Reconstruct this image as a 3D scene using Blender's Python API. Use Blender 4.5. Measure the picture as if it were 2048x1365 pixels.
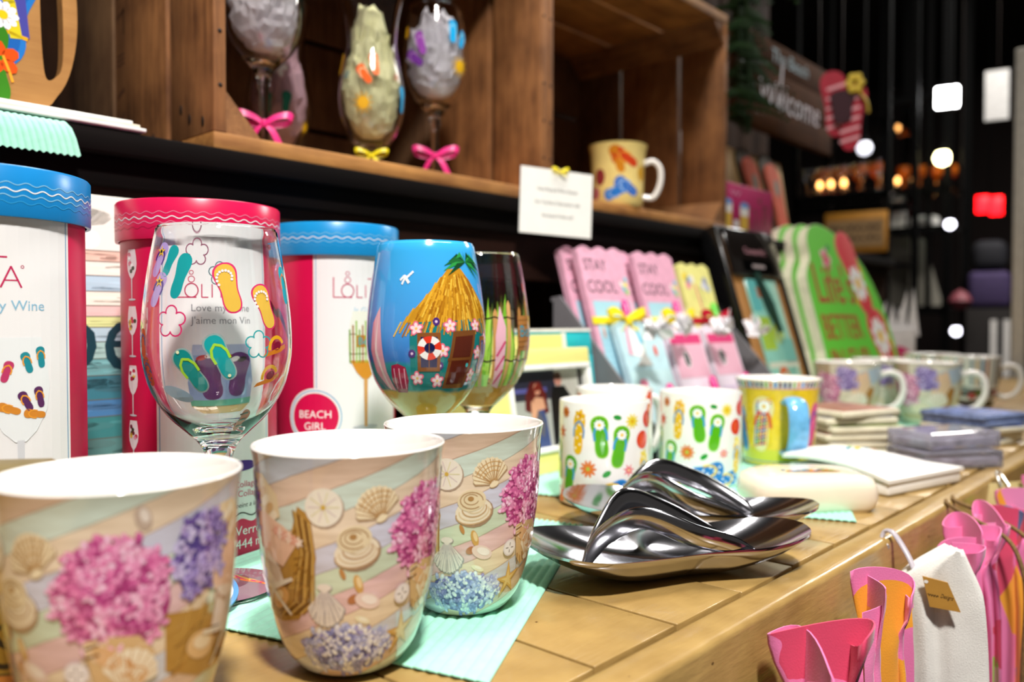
import bpy, bmesh, math, random
from mathutils import Vector, Matrix, noise
PI = math.pi
R = math.radians
for o in list(bpy.data.objects): bpy.data.objects.remove(o)
scene = bpy.context.scene
COL = scene.collection
rnd = random.Random(7)

def lin(c):
    if isinstance(c, str):
        c = [int(c[i:i+2], 16) for i in (0, 2, 4)]
    out = []
    for v in c[:3]:
        v = v/255
        out.append(v/12.92 if v <= .04045 else ((v+.055)/1.055)**2.4)
    return tuple(out)

# ------------------------------------------------------------- camera
cam_d = bpy.data.cameras.new('camera'); cam = bpy.data.objects.new('camera', cam_d); COL.objects.link(cam)
cam.location = (0, 0, .175)
cam.rotation_euler = (R(90-1.4), 0, R(-47.4))
cam_d.sensor_width = 36; cam_d.lens = 28.8; cam_d.clip_start = .01; cam_d.clip_end = 60
cam_d.dof.use_dof = True; cam_d.dof.focus_distance = .52; cam_d.dof.aperture_fstop = 4.6
scene.camera = cam
# ------------------------------------------------------------- world, lights, exposure
w = bpy.data.worlds.new('shop_ambience'); scene.world = w; w.use_nodes = True
w.node_tree.nodes['Background'].inputs[0].default_value = (1, .93, .85, 1)
w.node_tree.nodes['Background'].inputs[1].default_value = .05
def area(name, loc, target, sx, sy, power, col=(1, .96, .90)):
    l = bpy.data.lights.new(name, 'AREA'); l.shape = 'RECTANGLE'; l.size = sx; l.size_y = sy
    l.energy = power; l.color = col
    o = bpy.data.objects.new(name, l); COL.objects.link(o); o.location = loc
    o.rotation_euler = (Vector(target)-Vector(loc)).to_track_quat('-Z', 'Y').to_euler()
    return o
def spot(name, loc, target, size, blend, power, rad, col=(1, .96, .90)):
    l = bpy.data.lights.new(name, 'SPOT'); l.energy = power; l.spot_size = R(size); l.spot_blend = blend; l.shadow_soft_size = rad; l.color = col
    o = bpy.data.objects.new(name, l); COL.objects.link(o); o.location = loc
    o.rotation_euler = (Vector(target)-Vector(loc)).to_track_quat('-Z', 'Y').to_euler()
spot('ceiling_spotlight_aisle_offscreen', (-.20, -.52, 1.85), (.43, .38, .05), 60, .8, 205, .10)
area('ceiling_lamp_counter_offscreen', (.82, .36, 1.87), (.82, .36, 0), 1.1, .22, 20)
area('ceiling_lamp_far_aisle_offscreen', (3.5, .35, 1.87), (3.5, .6, 0), .8, .3, 38)
vs = scene.view_settings
scene.display_settings.display_device = 'sRGB'
vs.view_transform = 'Standard'; vs.look = 'None'; vs.gamma = 1; vs.use_curve_mapping = False
vs.exposure = .45

# ------------------------------------------------------------- materials
MATS = {}
def newmat(name):
    m = bpy.data.materials.new(name); m.use_nodes = True
    nt = m.node_tree
    return m, nt, nt.nodes['Principled BSDF']
def sock(b, n, v):
    if n in b.inputs: b.inputs[n].default_value = v
def mat(name, col, rough=.5, metal=0, var=.10, scale=60, bump=0, bscale=300, coat=0, trans=0, ior=1.45, emit=0, stretch=None, alpha=None, sheen=0):
    if name in MATS: return MATS[name]
    m, nt, b = newmat(name); c = lin(col)
    sock(b, 'Roughness', rough); sock(b, 'Metallic', metal); sock(b, 'Coat Weight', coat); sock(b, 'Coat Roughness', .05)
    sock(b, 'Transmission Weight', trans); sock(b, 'IOR', ior); sock(b, 'Sheen Weight', sheen)
    tc = nt.nodes.new('ShaderNodeTexCoord'); mp = nt.nodes.new('ShaderNodeMapping')
    if stretch: mp.inputs['Scale'].default_value = stretch
    nt.links.new(tc.outputs['Object'], mp.inputs[0])
    n = nt.nodes.new('ShaderNodeTexNoise'); n.inputs['Scale'].default_value = scale; n.inputs['Detail'].default_value = 4
    nt.links.new(mp.outputs[0], n.inputs['Vector'])
    r = nt.nodes.new('ShaderNodeValToRGB')
    r.color_ramp.elements[0].position = .3; r.color_ramp.elements[1].position = .7
    r.color_ramp.elements[0].color = (*[x*(1-var) for x in c], 1)
    r.color_ramp.elements[1].color = (*[min(1, x*(1+var)) for x in c], 1)
    nt.links.new(n.outputs['Fac'], r.inputs[0]); nt.links.new(r.outputs[0], b.inputs['Base Color'])
    if bump:
        n2 = nt.nodes.new('ShaderNodeTexNoise'); n2.inputs['Scale'].default_value = bscale; n2.inputs['Detail'].default_value = 3
        nt.links.new(mp.outputs[0], n2.inputs['Vector'])
        bp = nt.nodes.new('ShaderNodeBump'); bp.inputs['Strength'].default_value = bump; bp.inputs['Distance'].default_value = .002
        nt.links.new(n2.outputs['Fac'], bp.inputs['Height']); nt.links.new(bp.outputs[0], b.inputs['Normal'])
    if emit:
        b.inputs['Emission Color'].default_value = (*c, 1); b.inputs['Emission Strength'].default_value = emit
    MATS[name] = m
    return m
def wood(name, c1, c2, rough=.6, axis='X', scale=18, bump=.25, knots=False, gloss_coat=0, spec=.5):
    if name in MATS: return MATS[name]
    m, nt, b = newmat(name); sock(b, 'Roughness', rough); sock(b, 'Coat Weight', gloss_coat); sock(b, 'Specular IOR Level', spec)
    tc = nt.nodes.new('ShaderNodeTexCoord'); mp = nt.nodes.new('ShaderNodeMapping')
    s = {'X': (.08, 1, 1), 'Y': (1, .08, 1), 'Z': (1, 1, .08)}[axis]
    mp.inputs['Scale'].default_value = s
    oi = nt.nodes.new('ShaderNodeObjectInfo')
    ad = nt.nodes.new('ShaderNodeVectorMath'); ad.operation = 'ADD'
    cm = nt.nodes.new('ShaderNodeCombineXYZ')
    mu = nt.nodes.new('ShaderNodeMath'); mu.operation = 'MULTIPLY'; mu.inputs[1].default_value = 9
    nt.links.new(oi.outputs['Random'], mu.inputs[0])
    for i in range(3): nt.links.new(mu.outputs[0], cm.inputs[i])
    nt.links.new(tc.outputs['Object'], ad.inputs[0]); nt.links.new(cm.outputs[0], ad.inputs[1])
    nt.links.new(ad.outputs[0], mp.inputs[0])
    n = nt.nodes.new('ShaderNodeTexNoise'); n.inputs['Scale'].default_value = scale*6; n.inputs['Detail'].default_value = 8; n.inputs['Roughness'].default_value = .65
    nt.links.new(mp.outputs[0], n.inputs['Vector'])
    n3 = nt.nodes.new('ShaderNodeTexNoise'); n3.inputs['Scale'].default_value = scale*.9; n3.inputs['Detail'].default_value = 3
    nt.links.new(ad.outputs[0], n3.inputs['Vector'])
    mx = nt.nodes.new('ShaderNodeMath'); mx.operation = 'ADD'
    m2 = nt.nodes.new('ShaderNodeMath'); m2.operation = 'MULTIPLY'; m2.inputs[1].default_value = .5
    nt.links.new(n3.outputs['Fac'], m2.inputs[0])
    m3 = nt.nodes.new('ShaderNodeMath'); m3.operation = 'MULTIPLY'; m3.inputs[1].default_value = .55
    nt.links.new(n.outputs['Fac'], m3.inputs[0])
    nt.links.new(m2.outputs[0], mx.inputs[0]); nt.links.new(m3.outputs[0], mx.inputs[1])
    r = nt.nodes.new('ShaderNodeValToRGB')
    r.color_ramp.elements[0].position = .36; r.color_ramp.elements[1].position = .66
    r.color_ramp.elements[0].color = (*lin(c1), 1); r.color_ramp.elements[1].color = (*lin(c2), 1)
    nt.links.new(mx.outputs[0], r.inputs[0]); nt.links.new(r.outputs[0], b.inputs['Base Color'])
    bp = nt.nodes.new('ShaderNodeBump'); bp.inputs['Strength'].default_value = bump; bp.inputs['Distance'].default_value = .0015
    nt.links.new(n.outputs['Fac'], bp.inputs['Height']); nt.links.new(bp.outputs[0], b.inputs['Normal'])
    MATS[name] = m
    return m
def printmat(name, rough=.3, coat=0):
    if name in MATS: return MATS[name]
    m, nt, b = newmat(name); sock(b, 'Roughness', rough); sock(b, 'Coat Weight', coat); sock(b, 'Coat Roughness', .04)
    a = nt.nodes.new('ShaderNodeAttribute'); a.attribute_name = 'Col'
    nt.links.new(a.outputs['Color'], b.inputs['Base Color'])
    MATS[name] = m
    return m
def clearglass(name='clear_glass', col='FFFFFF', rough=0, ior=1.45):
    return mat(name, col, rough, trans=1, ior=ior, var=0)
P_GLOSS = printmat('glazed_print', .12, .5)
P_SATIN = printmat('satin_print', .35)
P_MATTE = printmat('matte_print', .6)

# ------------------------------------------------------------- mesh helpers
def link_mesh(name, me, m, parent=None, smooth=False):
    if m: me.materials.append(m)
    if smooth:
        for p in me.polygons: p.use_smooth = True
    o = bpy.data.objects.new(name, me); COL.objects.link(o)
    if parent: o.parent = parent
    return o
def obj(name, bm, m, parent=None, smooth=False):
    bmesh.ops.recalc_face_normals(bm, faces=bm.faces[:])
    me = bpy.data.meshes.new(name); bm.to_mesh(me); bm.free()
    return link_mesh(name, me, m, parent, smooth)
def autosmooth(o, ang=40):
    me = o.data
    for p in me.polygons: p.use_smooth = True
    try: me.set_sharp_from_angle(angle=R(ang))
    except Exception: pass
    return o
def tag(o, label, cat, group=None, kind=None):
    if label: o['label'] = label
    if cat: o['category'] = cat
    if group: o['group'] = group
    if kind: o['kind'] = kind
    return o
def thing(name, label, cat, loc=(0, 0, 0), rz=0, group=None):
    o = bpy.data.objects.new(name, None); COL.objects.link(o); o.empty_display_size = .02
    o.location = loc; o.rotation_euler = (0, 0, rz)
    return tag(o, label, cat, group)
def copy_tree(o, parent=None):
    c = o.copy(); COL.objects.link(c); c.parent = parent
    for ch in list(o.children): copy_tree(ch, c)
    return c
def face_cam(x, y): return math.atan2(-x, y)
def addbox(bm, x0, x1, y0, y1, z0, z1, mtx=None):
    vs_ = [bm.verts.new(Vector(p)) for p in ((x0, y0, z0), (x1, y0, z0), (x1, y1, z0), (x0, y1, z0), (x0, y0, z1), (x1, y0, z1), (x1, y1, z1), (x0, y1, z1))]
    if mtx:
        for v in vs_: v.co = mtx @ v.co
    fs = [bm.faces.new([vs_[i] for i in q]) for q in ((0, 3, 2, 1), (4, 5, 6, 7), (0, 1, 5, 4), (1, 2, 6, 5), (2, 3, 7, 6), (3, 0, 4, 7))]
    return vs_, fs
def boxbm(x0, x1, y0, y1, z0, z1, bev=0, segs=2):
    bm = bmesh.new(); addbox(bm, x0, x1, y0, y1, z0, z1)
    if bev: bmesh.ops.bevel(bm, geom=bm.edges[:], offset=bev, segments=segs, affect='EDGES', profile=.5)
    return bm
def box(name, dims, m, parent=None, bev=0, segs=2):
    o = obj(name, boxbm(*dims, bev=bev, segs=segs), m, parent)
    if bev: autosmooth(o, 50)
    return o
def catmull(pts, n=4, closed=False):
    pts = [Vector(p) for p in pts]; out = []; N = len(pts)
    rng = range(N if closed else N-1)
    for i in rng:
        if closed: p0, p1, p2, p3 = pts[(i-1) % N], pts[i], pts[(i+1) % N], pts[(i+2) % N]
        else: p0, p1, p2, p3 = pts[max(i-1, 0)], pts[i], pts[i+1], pts[min(i+2, N-1)]
        for k in range(n):
            t = k/n
            out.append(.5*((2*p1)+(p2-p0)*t+(2*p0-5*p1+4*p2-p3)*t*t+(3*p1-p0-3*p2+p3)*t**3))
    if not closed: out.append(pts[-1])
    return out
def lathebm(prof, segs=64, bm=None):
    bm = bm or bmesh.new(); rings = []
    for r, z in prof:
        if r < 1e-6: rings.append([bm.verts.new((0, 0, z))])
        else: rings.append([bm.verts.new((r*math.sin(2*PI*i/segs), -r*math.cos(2*PI*i/segs), z)) for i in range(segs)])
    for a, b in zip(rings, rings[1:]):
        for i in range(segs):
            j = (i+1) % segs
            if len(a) == 1 and len(b) == 1: continue
            if len(a) == 1: bm.faces.new((a[0], b[j], b[i]))
            elif len(b) == 1: bm.faces.new((a[i], a[j], b[0]))
            else: bm.faces.new((a[i], a[j], b[j], b[i]))
    return bm
def lathe(name, prof, m, parent=None, segs=64, ang=50):
    return autosmooth(obj(name, lathebm(prof, segs), m, parent), ang)
def profr(prof):
    def f(z):
        if z <= prof[0][1]: return prof[0][0]
        for (r0, z0), (r1, z1) in zip(prof, prof[1:]):
            if z0 <= z <= z1 and z1 > z0: return r0+(r1-r0)*(z-z0)/(z1-z0)
        return prof[-1][0]
    return f
def sweepbm(path, rad, n=8, flat=1.0, bm=None, up=(0, 0, 1), caps=True):
    """tube along path; rad number or list; flat squeezes the section along the second axis"""
    bm = bm or bmesh.new(); path = [Vector(p) for p in path]; N = len(path); rings = []
    prev = None
    for i, p in enumerate(path):
        t = (path[min(i+1, N-1)]-path[max(i-1, 0)]).normalized()
        if prev is None:
            u = Vector(up)
            if abs(u.dot(t)) > .95: u = Vector((1, 0, 0))
            s = t.cross(u).normalized()
        else:
            s = (prev-t*prev.dot(t)).normalized()
        prev = s; q = t.cross(s)
        r = rad[i] if isinstance(rad, (list, tuple)) else rad
        rings.append([bm.verts.new(p+s*(r*math.cos(2*PI*k/n))+q*(r*flat*math.sin(2*PI*k/n))) for k in range(n)])
    for a, b in zip(rings, rings[1:]):
        for i in range(n):
            j = (i+1) % n
            bm.faces.new((a[i], a[j], b[j], b[i]))
    if caps:
        bm.faces.new(rings[0][::-1]); bm.faces.new(rings[-1])
    return bm
def sweep(name, path, rad, m, parent=None, n=8, flat=1.0, up=(0, 0, 1)):
    return autosmooth(obj(name, sweepbm(path, rad, n, flat, up=up), m, parent), 60)
def prismbm(pts, y0, y1, bm=None):
    """outline in x,z extruded from y0 (front) to y1"""
    bm = bm or bmesh.new()
    a = [bm.verts.new((x, y0, z)) for x, z in pts]; b = [bm.verts.new((x, y1, z)) for x, z in pts]
    fa = bm.faces.new(a); fb = bm.faces.new(b[::-1]); n = len(pts)
    for i in range(n): bm.faces.new((a[(i+1) % n], a[i], b[i], b[(i+1) % n]))
    bmesh.ops.triangulate(bm, faces=[fa, fb])
    return bm
def solid(bm, fs, th, vec=None):
    """give a sheet its thickness: copy it along vec (default: against its normals) and close the rim"""
    bm.normal_update(); fs = list(fs); uvl = bm.loops.layers.uv.active
    src = {v for f in fs for v in f.verts}
    m = {v: bm.verts.new(v.co+(Vector(vec) if vec else -v.normal)*th) for v in src}
    rim = []
    for f in fs:
        for lp in f.loops:
            if len(lp.edge.link_faces) == 1: rim.append((lp.vert, lp.link_loop_next.vert, lp[uvl].uv.copy() if uvl else None))
    for f in fs:
        nf = bm.faces.new([m[v] for v in reversed(f.verts)])
        if uvl:
            uu = {lp.vert: lp[uvl].uv.copy() for lp in f.loops}
            for lp in nf.loops:
                for v in f.verts:
                    if m[v] is lp.vert: lp[uvl].uv = uu[v]
    for a, b, uv in rim:
        q = bm.faces.new((b, a, m[a], m[b]))
        if uvl:
            for lp in q.loops: lp[uvl].uv = uv
def ribbonbm(path, wid, wdir, th=.0004, bm=None):
    bm = bm or bmesh.new(); path = [Vector(p) for p in path]; wdir = Vector(wdir).normalized(); L = []
    for i, p in enumerate(path):
        wv = wid[i] if isinstance(wid, (list, tuple)) else wid
        L.append((bm.verts.new(p-wdir*wv/2), bm.verts.new(p+wdir*wv/2)))
    fs = [bm.faces.new((a[0], a[1], b[1], b[0])) for a, b in zip(L, L[1:])]
    solid(bm, fs, th)
    return bm
def bow(parent, m, size, loc, name='ribbon_bow', tail=1.0, rz=0, droop=.75):
    """a tied bow facing -y: two loops, two tails and a knot"""
    bm = bmesh.new(); s = size
    for sd in (-1, 1):
        pts = [(0, 0, 0), (sd*.35*s, -.1*s, .22*s), (sd*.8*s, -.12*s, .34*s), (sd*.98*s, 0, .22*s), (sd*.75*s, .12*s, .08*s), (sd*.3*s, .08*s, 0), (0, 0, 0)]
        ribbonbm(catmull(pts, 4), .28*s, (sd*.25, .35, 1), .012*s, bm)
        t = [(0, -.03*s, 0), (sd*.25*s, -.12*s, -.3*s*droop), (sd*.45*s, -.14*s, -.8*s*tail*droop), (sd*.62*s, -.1*s, -1.25*s*tail*droop)]
        ribbonbm(catmull(t, 4), .24*s, (1, .3, .25), .012*s, bm)
    sweepbm([(0, -.1*s, -.1*s), (0, -.13*s, 0), (0, -.1*s, .1*s)], .1*s, 8, 1, bm)
    o = autosmooth(obj(name, bm, m, parent), 60); o.location = loc; o.rotation_euler = (0, 0, rz)
    return o
SOLE = [(0, .0), (.015, .30), (.05, .52), (.12, .68), (.22, .75), (.34, .72), (.46, .72), (.58, .82), (.70, .94), (.80, 1.0), (.89, .9), (.95, .68), (.985, .38), (1, 0)]
def sole_pts(L, W, n=2, lean=.0):
    """closed outline, heel at y=0 and toe at y=L, centred on x=0"""
    h = catmull([(a*L, b*W/2, 0) for a, b in SOLE], n)
    right = [(max(p.y, 0)+lean*W*math.sin(PI*p.x/L), p.x) for p in h]
    left = [(-max(p.y, 0)+lean*W*math.sin(PI*p.x/L), p.x) for p in h]
    return right+left[::-1][1:-1]

# ------------------------------------------------------------- flat artwork: coloured outlines laid on a surface
TXT = {}
def text_tris(s):
    if s in TXT: return TXT[s]
    cu = bpy.data.curves.new('lettering', 'FONT'); cu.body = s; cu.resolution_u = 3
    o = bpy.data.objects.new('lettering', cu); COL.objects.link(o)
    dg = bpy.context.evaluated_depsgraph_get(); ev = o.evaluated_get(dg); me = ev.to_mesh()
    tr = [[(me.vertices[i].co.x, me.vertices[i].co.y) for i in p.vertices] for p in me.polygons]
    ev.to_mesh_clear(); bpy.data.objects.remove(o); bpy.data.curves.remove(cu)
    xs = [p[0] for t in tr for p in t] or [0, 1]
    TXT[s] = (tr, min(xs), max(xs))
    return TXT[s]
class Art:
    def __init__(s, scale=.001): s.p = []; s.k = scale
    def poly(s, pts, col, lay=0): s.p.append((pts, lin(col) if not isinstance(col, tuple) or max(col) > 1 else col, lay))
    def rect(s, x0, y0, x1, y1, col, lay=0): s.poly([(x0, y0), (x1, y0), (x1, y1), (x0, y1)], col, lay)
    def ell(s, cx, cy, rx, ry, col, lay=0, rot=0, n=18):
        c, q = math.cos(rot), math.sin(rot)
        s.poly([(cx+rx*math.cos(2*PI*i/n)*c-ry*math.sin(2*PI*i/n)*q, cy+rx*math.cos(2*PI*i/n)*q+ry*math.sin(2*PI*i/n)*c) for i in range(n)], col, lay)
    def line(s, pts, wd, col, lay=0):
        for a, b in zip(pts, pts[1:]):
            dx, dy = b[0]-a[0], b[1]-a[1]; L = math.hypot(dx, dy) or 1e-9
            nx, ny = -dy/L*wd/2, dx/L*wd/2
            ex, ey = dx/L*wd*.15, dy/L*wd*.15
            s.poly([(a[0]+nx-ex, a[1]+ny-ey), (a[0]-nx-ex, a[1]-ny-ey), (b[0]-nx+ex, b[1]-ny+ey), (b[0]+nx+ex, b[1]+ny+ey)], col, lay)
    def arc(s, cx, cy, rx, ry, a0, a1, wd, col, lay=0, n=14, rot=0):
        c, q = math.cos(rot), math.sin(rot); pts = []
        for i in range(n+1):
            a = a0+(a1-a0)*i/n; x, y = rx*math.cos(a), ry*math.sin(a)
            pts.append((cx+x*c-y*q, cy+x*q+y*c))
        s.line(pts, wd, col, lay)
    def text(s, t, x, y, size, col, lay=0, align='L', rot=0, sx=1, shear=0):
        tr, a, b = text_tris(t); off = {'L': a, 'C': (a+b)/2, 'R': b}[align]
        c, q = math.cos(rot), math.sin(rot)
        for tri in tr:
            pts = []
            for px, py in tri:
                u, v = (px-off)*size*sx+shear*py*size, py*size
                pts.append((x+u*c-v*q, y+u*q+v*c))
            s.poly(pts, col, lay)
    def petals(s, cx, cy, r, n, col, lay=0, wd=.35, rot=0, inner=.1):
        for i in range(n):
            a = rot+2*PI*i/n
            s.ell(cx+math.cos(a)*r*(.5+inner/2), cy+math.sin(a)*r*(.5+inner/2), r*(.5-inner/2), r*wd, col, lay, a, 8)
    def daisy(s, cx, cy, r, c1='FFFFFF', c2='F6C91C', lay=0, n=9):
        s.petals(cx, cy, r, n, c1, lay, .26); s.ell(cx, cy, r*.32, r*.32, c2, lay+1, 0, 10)
    def star(s, cx, cy, r, col, lay=0, rot=0, inner=.35, n=5):
        s.poly([(cx+(r if i % 2 == 0 else r*inner)*math.cos(rot+PI*i/n), cy+(r if i % 2 == 0 else r*inner)*math.sin(rot+PI*i/n)) for i in range(2*n)], col, lay)
    def sole(s, cx, cy, L, W, rot, col, lay=0, strap=None, dots=None, edge=None, flower=None):
        c, q = math.cos(rot), math.sin(rot)
        T = lambda x, y: (cx+x*c-(y-L/2)*q, cy+x*q+(y-L/2)*c)
        if edge: s.poly([T(x*1.18, (y-L/2)*1.07+L/2) for x, y in sole_pts(L, W)], edge, lay)
        s.poly([T(x, y) for x, y in sole_pts(L, W)], col, lay+1)
        if dots:
            for dx, dy in ((-.2, .15), (.15, .25), (-.1, .4), (.2, .5), (-.25, .62), (.05, .72), (.25, .85), (-.15, .9)):
                s.ell(*T(dx*W, dy*L), W*.09, W*.09, dots, lay+2, 0, 8)
        if strap:
            for sd in (-1, 1):
                s.line([T(sd*W*.4, L*.42), T(sd*W*.42, L*.58), T(sd*W*.28, L*.72), T(0, L*.8)], W*.14, strap, lay+3)
        if flower: s.daisy(*T(0, L*.8), W*.36, flower, 'F6C91C', lay+4)
    def bloom(s, cx, cy, rx, ry, cols, base, n, pr, lay=0, seed=1):
        g = random.Random(seed)
        s.poly([(cx+rx*math.cos(2*PI*i/28)*g.uniform(.9, 1.02), cy+ry*math.sin(2*PI*i/28)*g.uniform(.9, 1.02)) for i in range(28)], base, lay)
        for i in range(n):
            a = g.uniform(0, 2*PI); rr = math.sqrt(g.random())
            x, y = cx+rx*rr*math.cos(a), cy+ry*rr*math.sin(a); sz = pr*g.uniform(.75, 1.2)
            t = max(0, min(1, .5+.45*(y-cy)/ry*0+g.uniform(-.5, .5)))
            c0 = cols[int(t*(len(cols)-.001))]
            th = g.uniform(0, 2*PI); L = lay+1+int(g.random()*7)
            for k in range(g.choice((1, 2, 2))):
                s.ell(x+math.cos(th+k*1.5)*sz*.7, y+math.sin(th+k*1.5)*sz*.7, sz*.75, sz*.48, c0, L, th+k*1.5, 7)
                s.ell(x+math.cos(th+k*1.5)*sz*.95, y+math.sin(th+k*1.5)*sz*.95, sz*.36, sz*.26, tuple(min(1, v*1.2+.12) for v in lin(c0)), L+1, th+k*1.5, 6)
    def fan(s, cx, cy, r, rot, c1, c2, lay=0, ribs=11, spread=2.5):
        for i in range(ribs):
            a0 = rot-spread/2+spread*i/ribs; a1 = rot-spread/2+spread*(i+1)/ribs; am = (a0+a1)/2
            k = lambda a: r*(.62+.38*math.cos((a-rot)*1.25/(spread/2)))
            s.poly([(cx, cy), (cx+k(a0)*math.cos(a0), cy+k(a0)*math.sin(a0)), (cx+k(am)*1.05*math.cos(am), cy+k(am)*1.05*math.sin(am)), (cx+k(a1)*math.cos(a1), cy+k(a1)*math.sin(a1))], c1, lay)
            if i < ribs-1: s.line([(cx+r*.15*math.cos(a1), cy+r*.15*math.sin(a1)), (cx+k(a1)*.97*math.cos(a1), cy+k(a1)*.97*math.sin(a1))], r*.028, c2, lay+1)
        s.ell(cx, cy, r*.2, r*.1, c1, lay+1, rot+PI/2, 10)
    def build(s, name, surf, m, parent, du=.004, dv=.006, eps=4e-5, base=1.2e-4):
        bm = bmesh.new(); cl = bm.loops.layers.float_color.new('Col'); k = s.k
        for pts, col, lay in s.p:
            try: f = bm.faces.new([bm.verts.new((x*k, y*k, lay)) for x, y in pts])
            except ValueError: continue
            for lp in f.loops: lp[cl] = (*col, 1)
        xs = [v.co.x for v in bm.verts]; ys = [v.co.y for v in bm.verts]
        for lo, hi, st, ax in ((min(xs), max(xs), du, 0), (min(ys), max(ys), dv, 1)):
            if not st: continue
            t = math.ceil(lo/st)*st
            while t < hi:
                co = Vector((0, 0, 0)); co[ax] = t; no = Vector((0, 0, 0)); no[ax] = 1
                bmesh.ops.bisect_plane(bm, geom=bm.verts[:]+bm.edges[:]+bm.faces[:], plane_co=co, plane_no=no)
                t += st
        bmesh.ops.triangulate(bm, faces=[f for f in bm.faces if len(f.verts) > 4])
        for v in bm.verts: v.co = Vector(surf(v.co.x, v.co.y, base+v.co.z*eps))
        me = bpy.data.meshes.new(name); bm.to_mesh(me); bm.free()
        return link_mesh(name, me, m, parent)
def build_parts(A, name, gap, *args, **kw):
    """one part for every motif: outlines whose boxes lie closer than gap belong together"""
    bx = [(min(p[0] for p in q[0])-gap/2, max(p[0] for p in q[0])+gap/2, min(p[1] for p in q[0])-gap/2, max(p[1] for p in q[0])+gap/2) for q in A.p]
    par = list(range(len(bx)))
    def root(i):
        while par[i] != i: par[i] = par[par[i]]; i = par[i]
        return i
    for i in range(len(bx)):
        for j in range(i):
            a, b = bx[i], bx[j]
            if a[0] < b[1] and b[0] < a[1] and a[2] < b[3] and b[2] < a[3]: par[root(i)] = root(j)
    sets = {}
    for i, q in enumerate(A.p): sets.setdefault(root(i), []).append(q)
    out = []
    for qs in sets.values():
        B = Art(A.k); B.p = qs; out.append(B.build(name, *args, **kw))
    return out
def cyl_surf(rf, Rref):
    def f(u, v, h):
        a = u/Rref; r = rf(v)+h
        return (r*math.sin(a), -r*math.cos(a), v)
    return f
def flat_surf(y0=0):
    return lambda u, v, h: (u, y0-h, v)
def top_surf(z0=0):
    return lambda u, v, h: (u, v, z0+h)

# ============================================================= the setting
def struct(o): o['kind'] = 'structure'; return o
M_floor = wood('dark_floor_boards', '1a1009', '33200f', .5, 'X', 8)
M_dark = wood('black_brown_stain', '0a0605', '2c160e', .6, 'X', 7, .3, spec=.15)
M_darkv = wood('dark_vertical_boards', '150d09', '3a2416', .85, 'Z', 9, .3, spec=.1)
M_ceil = mat('dark_ceiling_paint', '15110f', .9)
M_wallfar = mat('dark_wall_paint', '1c1210', .9, scale=6)
struct(box('floor', (-2, 6.5, -2.4, 3.2, -1.0, -.9), M_floor))
struct(box('ceiling', (-2, 6.5, -2.4, 3.2, 1.9, 2.0), M_ceil))
struct(box('wall_far', (6.4, 6.5, -2.4, 3.2, -.9, 1.9), M_wallfar))
struct(box('wall_side', (2.35, 6.4, 3.1, 3.2, -.9, 1.9), M_wallfar))
wb = struct(box('wall_back', (-.7, 2.3, 1.10, 1.16, -.9, 1.9), M_dark))
for i in range(30):
    pl = box('plank', (0, .097, 0, .018, -.9, 1.9), M_darkv, wb, .002) if i == 0 else pl.copy()
    if i: COL.objects.link(pl); pl.parent = wb
    pl.location = (-.68+i*.099, 1.078+.004*((i*7) % 3)/2, 0)

# ------------------------------------------------------------- counter
def tan_paint():
    m, nt, b = newmat('tan_gloss_paint'); sock(b, 'Roughness', .32); sock(b, 'Coat Weight', .25); sock(b, 'Coat Roughness', .15)
    tc = nt.nodes.new('ShaderNodeTexCoord')
    geo = nt.nodes.new('ShaderNodeNewGeometry')
    n = nt.nodes.new('ShaderNodeTexNoise'); n.inputs['Scale'].default_value = 30; n.inputs['Detail'].default_value = 8
    nt.links.new(geo.outputs['Position'], n.inputs['Vector'])
    r = nt.nodes.new('ShaderNodeValToRGB'); e = r.color_ramp.elements
    e[0].position = .3; e[1].position = .72; e[0].color = (*lin('957744'), 1); e[1].color = (*lin('AD8E55'), 1)
    nt.links.new(n.outputs['Fac'], r.inputs[0])
    mp = nt.nodes.new('ShaderNodeMapping'); mp.inputs['Scale'].default_value = (1, 6, 6)
    nt.links.new(geo.outputs['Position'], mp.inputs[0])
    n2 = nt.nodes.new('ShaderNodeTexNoise'); n2.inputs['Scale'].default_value = 42; n2.inputs['Detail'].default_value = 5
    nt.links.new(mp.outputs[0], n2.inputs['Vector'])
    n4 = nt.nodes.new('ShaderNodeTexNoise'); n4.inputs['Scale'].default_value = 85; n4.inputs['Detail'].default_value = 3
    nt.links.new(geo.outputs['Position'], n4.inputs['Vector'])
    r2 = nt.nodes.new('ShaderNodeValToRGB'); e = r2.color_ramp.elements
    e[0].position = .725; e[1].position = .75; e[0].color = (0, 0, 0, 1); e[1].color = (1, 1, 1, 1)
    nt.links.new(n4.outputs['Fac'], r2.inputs[0])
    mx = nt.nodes.new('ShaderNodeMix'); mx.data_type = 'RGBA'
    nt.links.new(r2.outputs[0], mx.inputs[0]); nt.links.new(r.outputs[0], mx.inputs[6]); mx.inputs[7].default_value = (*lin('5a3e1c'), 1)
    nt.links.new(mx.outputs[2], b.inputs['Base Color'])
    bp = nt.nodes.new('ShaderNodeBump'); bp.inputs['Strength'].default_value = .28; bp.inputs['Distance'].default_value = .0015
    nt.links.new(n2.outputs['Fac'], bp.inputs['Height']); nt.links.new(bp.outputs[0], b.inputs['Normal'])
    return m
M_tan = tan_paint()
counter = thing('display_counter', 'tan painted plank counter with worn glossy front edge, holding all the mugs', 'counter', (1.2, .6, -.9))
def cpart(name, dims, bev=.0015, m=None):
    x0, x1, y0, y1, z0, z1 = dims
    o = box(name, (x0-1.2, x1-1.2, y0-.6, y1-.6, z0+.9, z1+.9), m or M_tan, counter, bev)
    return o
pk = None
i = 0; x = .33-.0785*7
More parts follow.
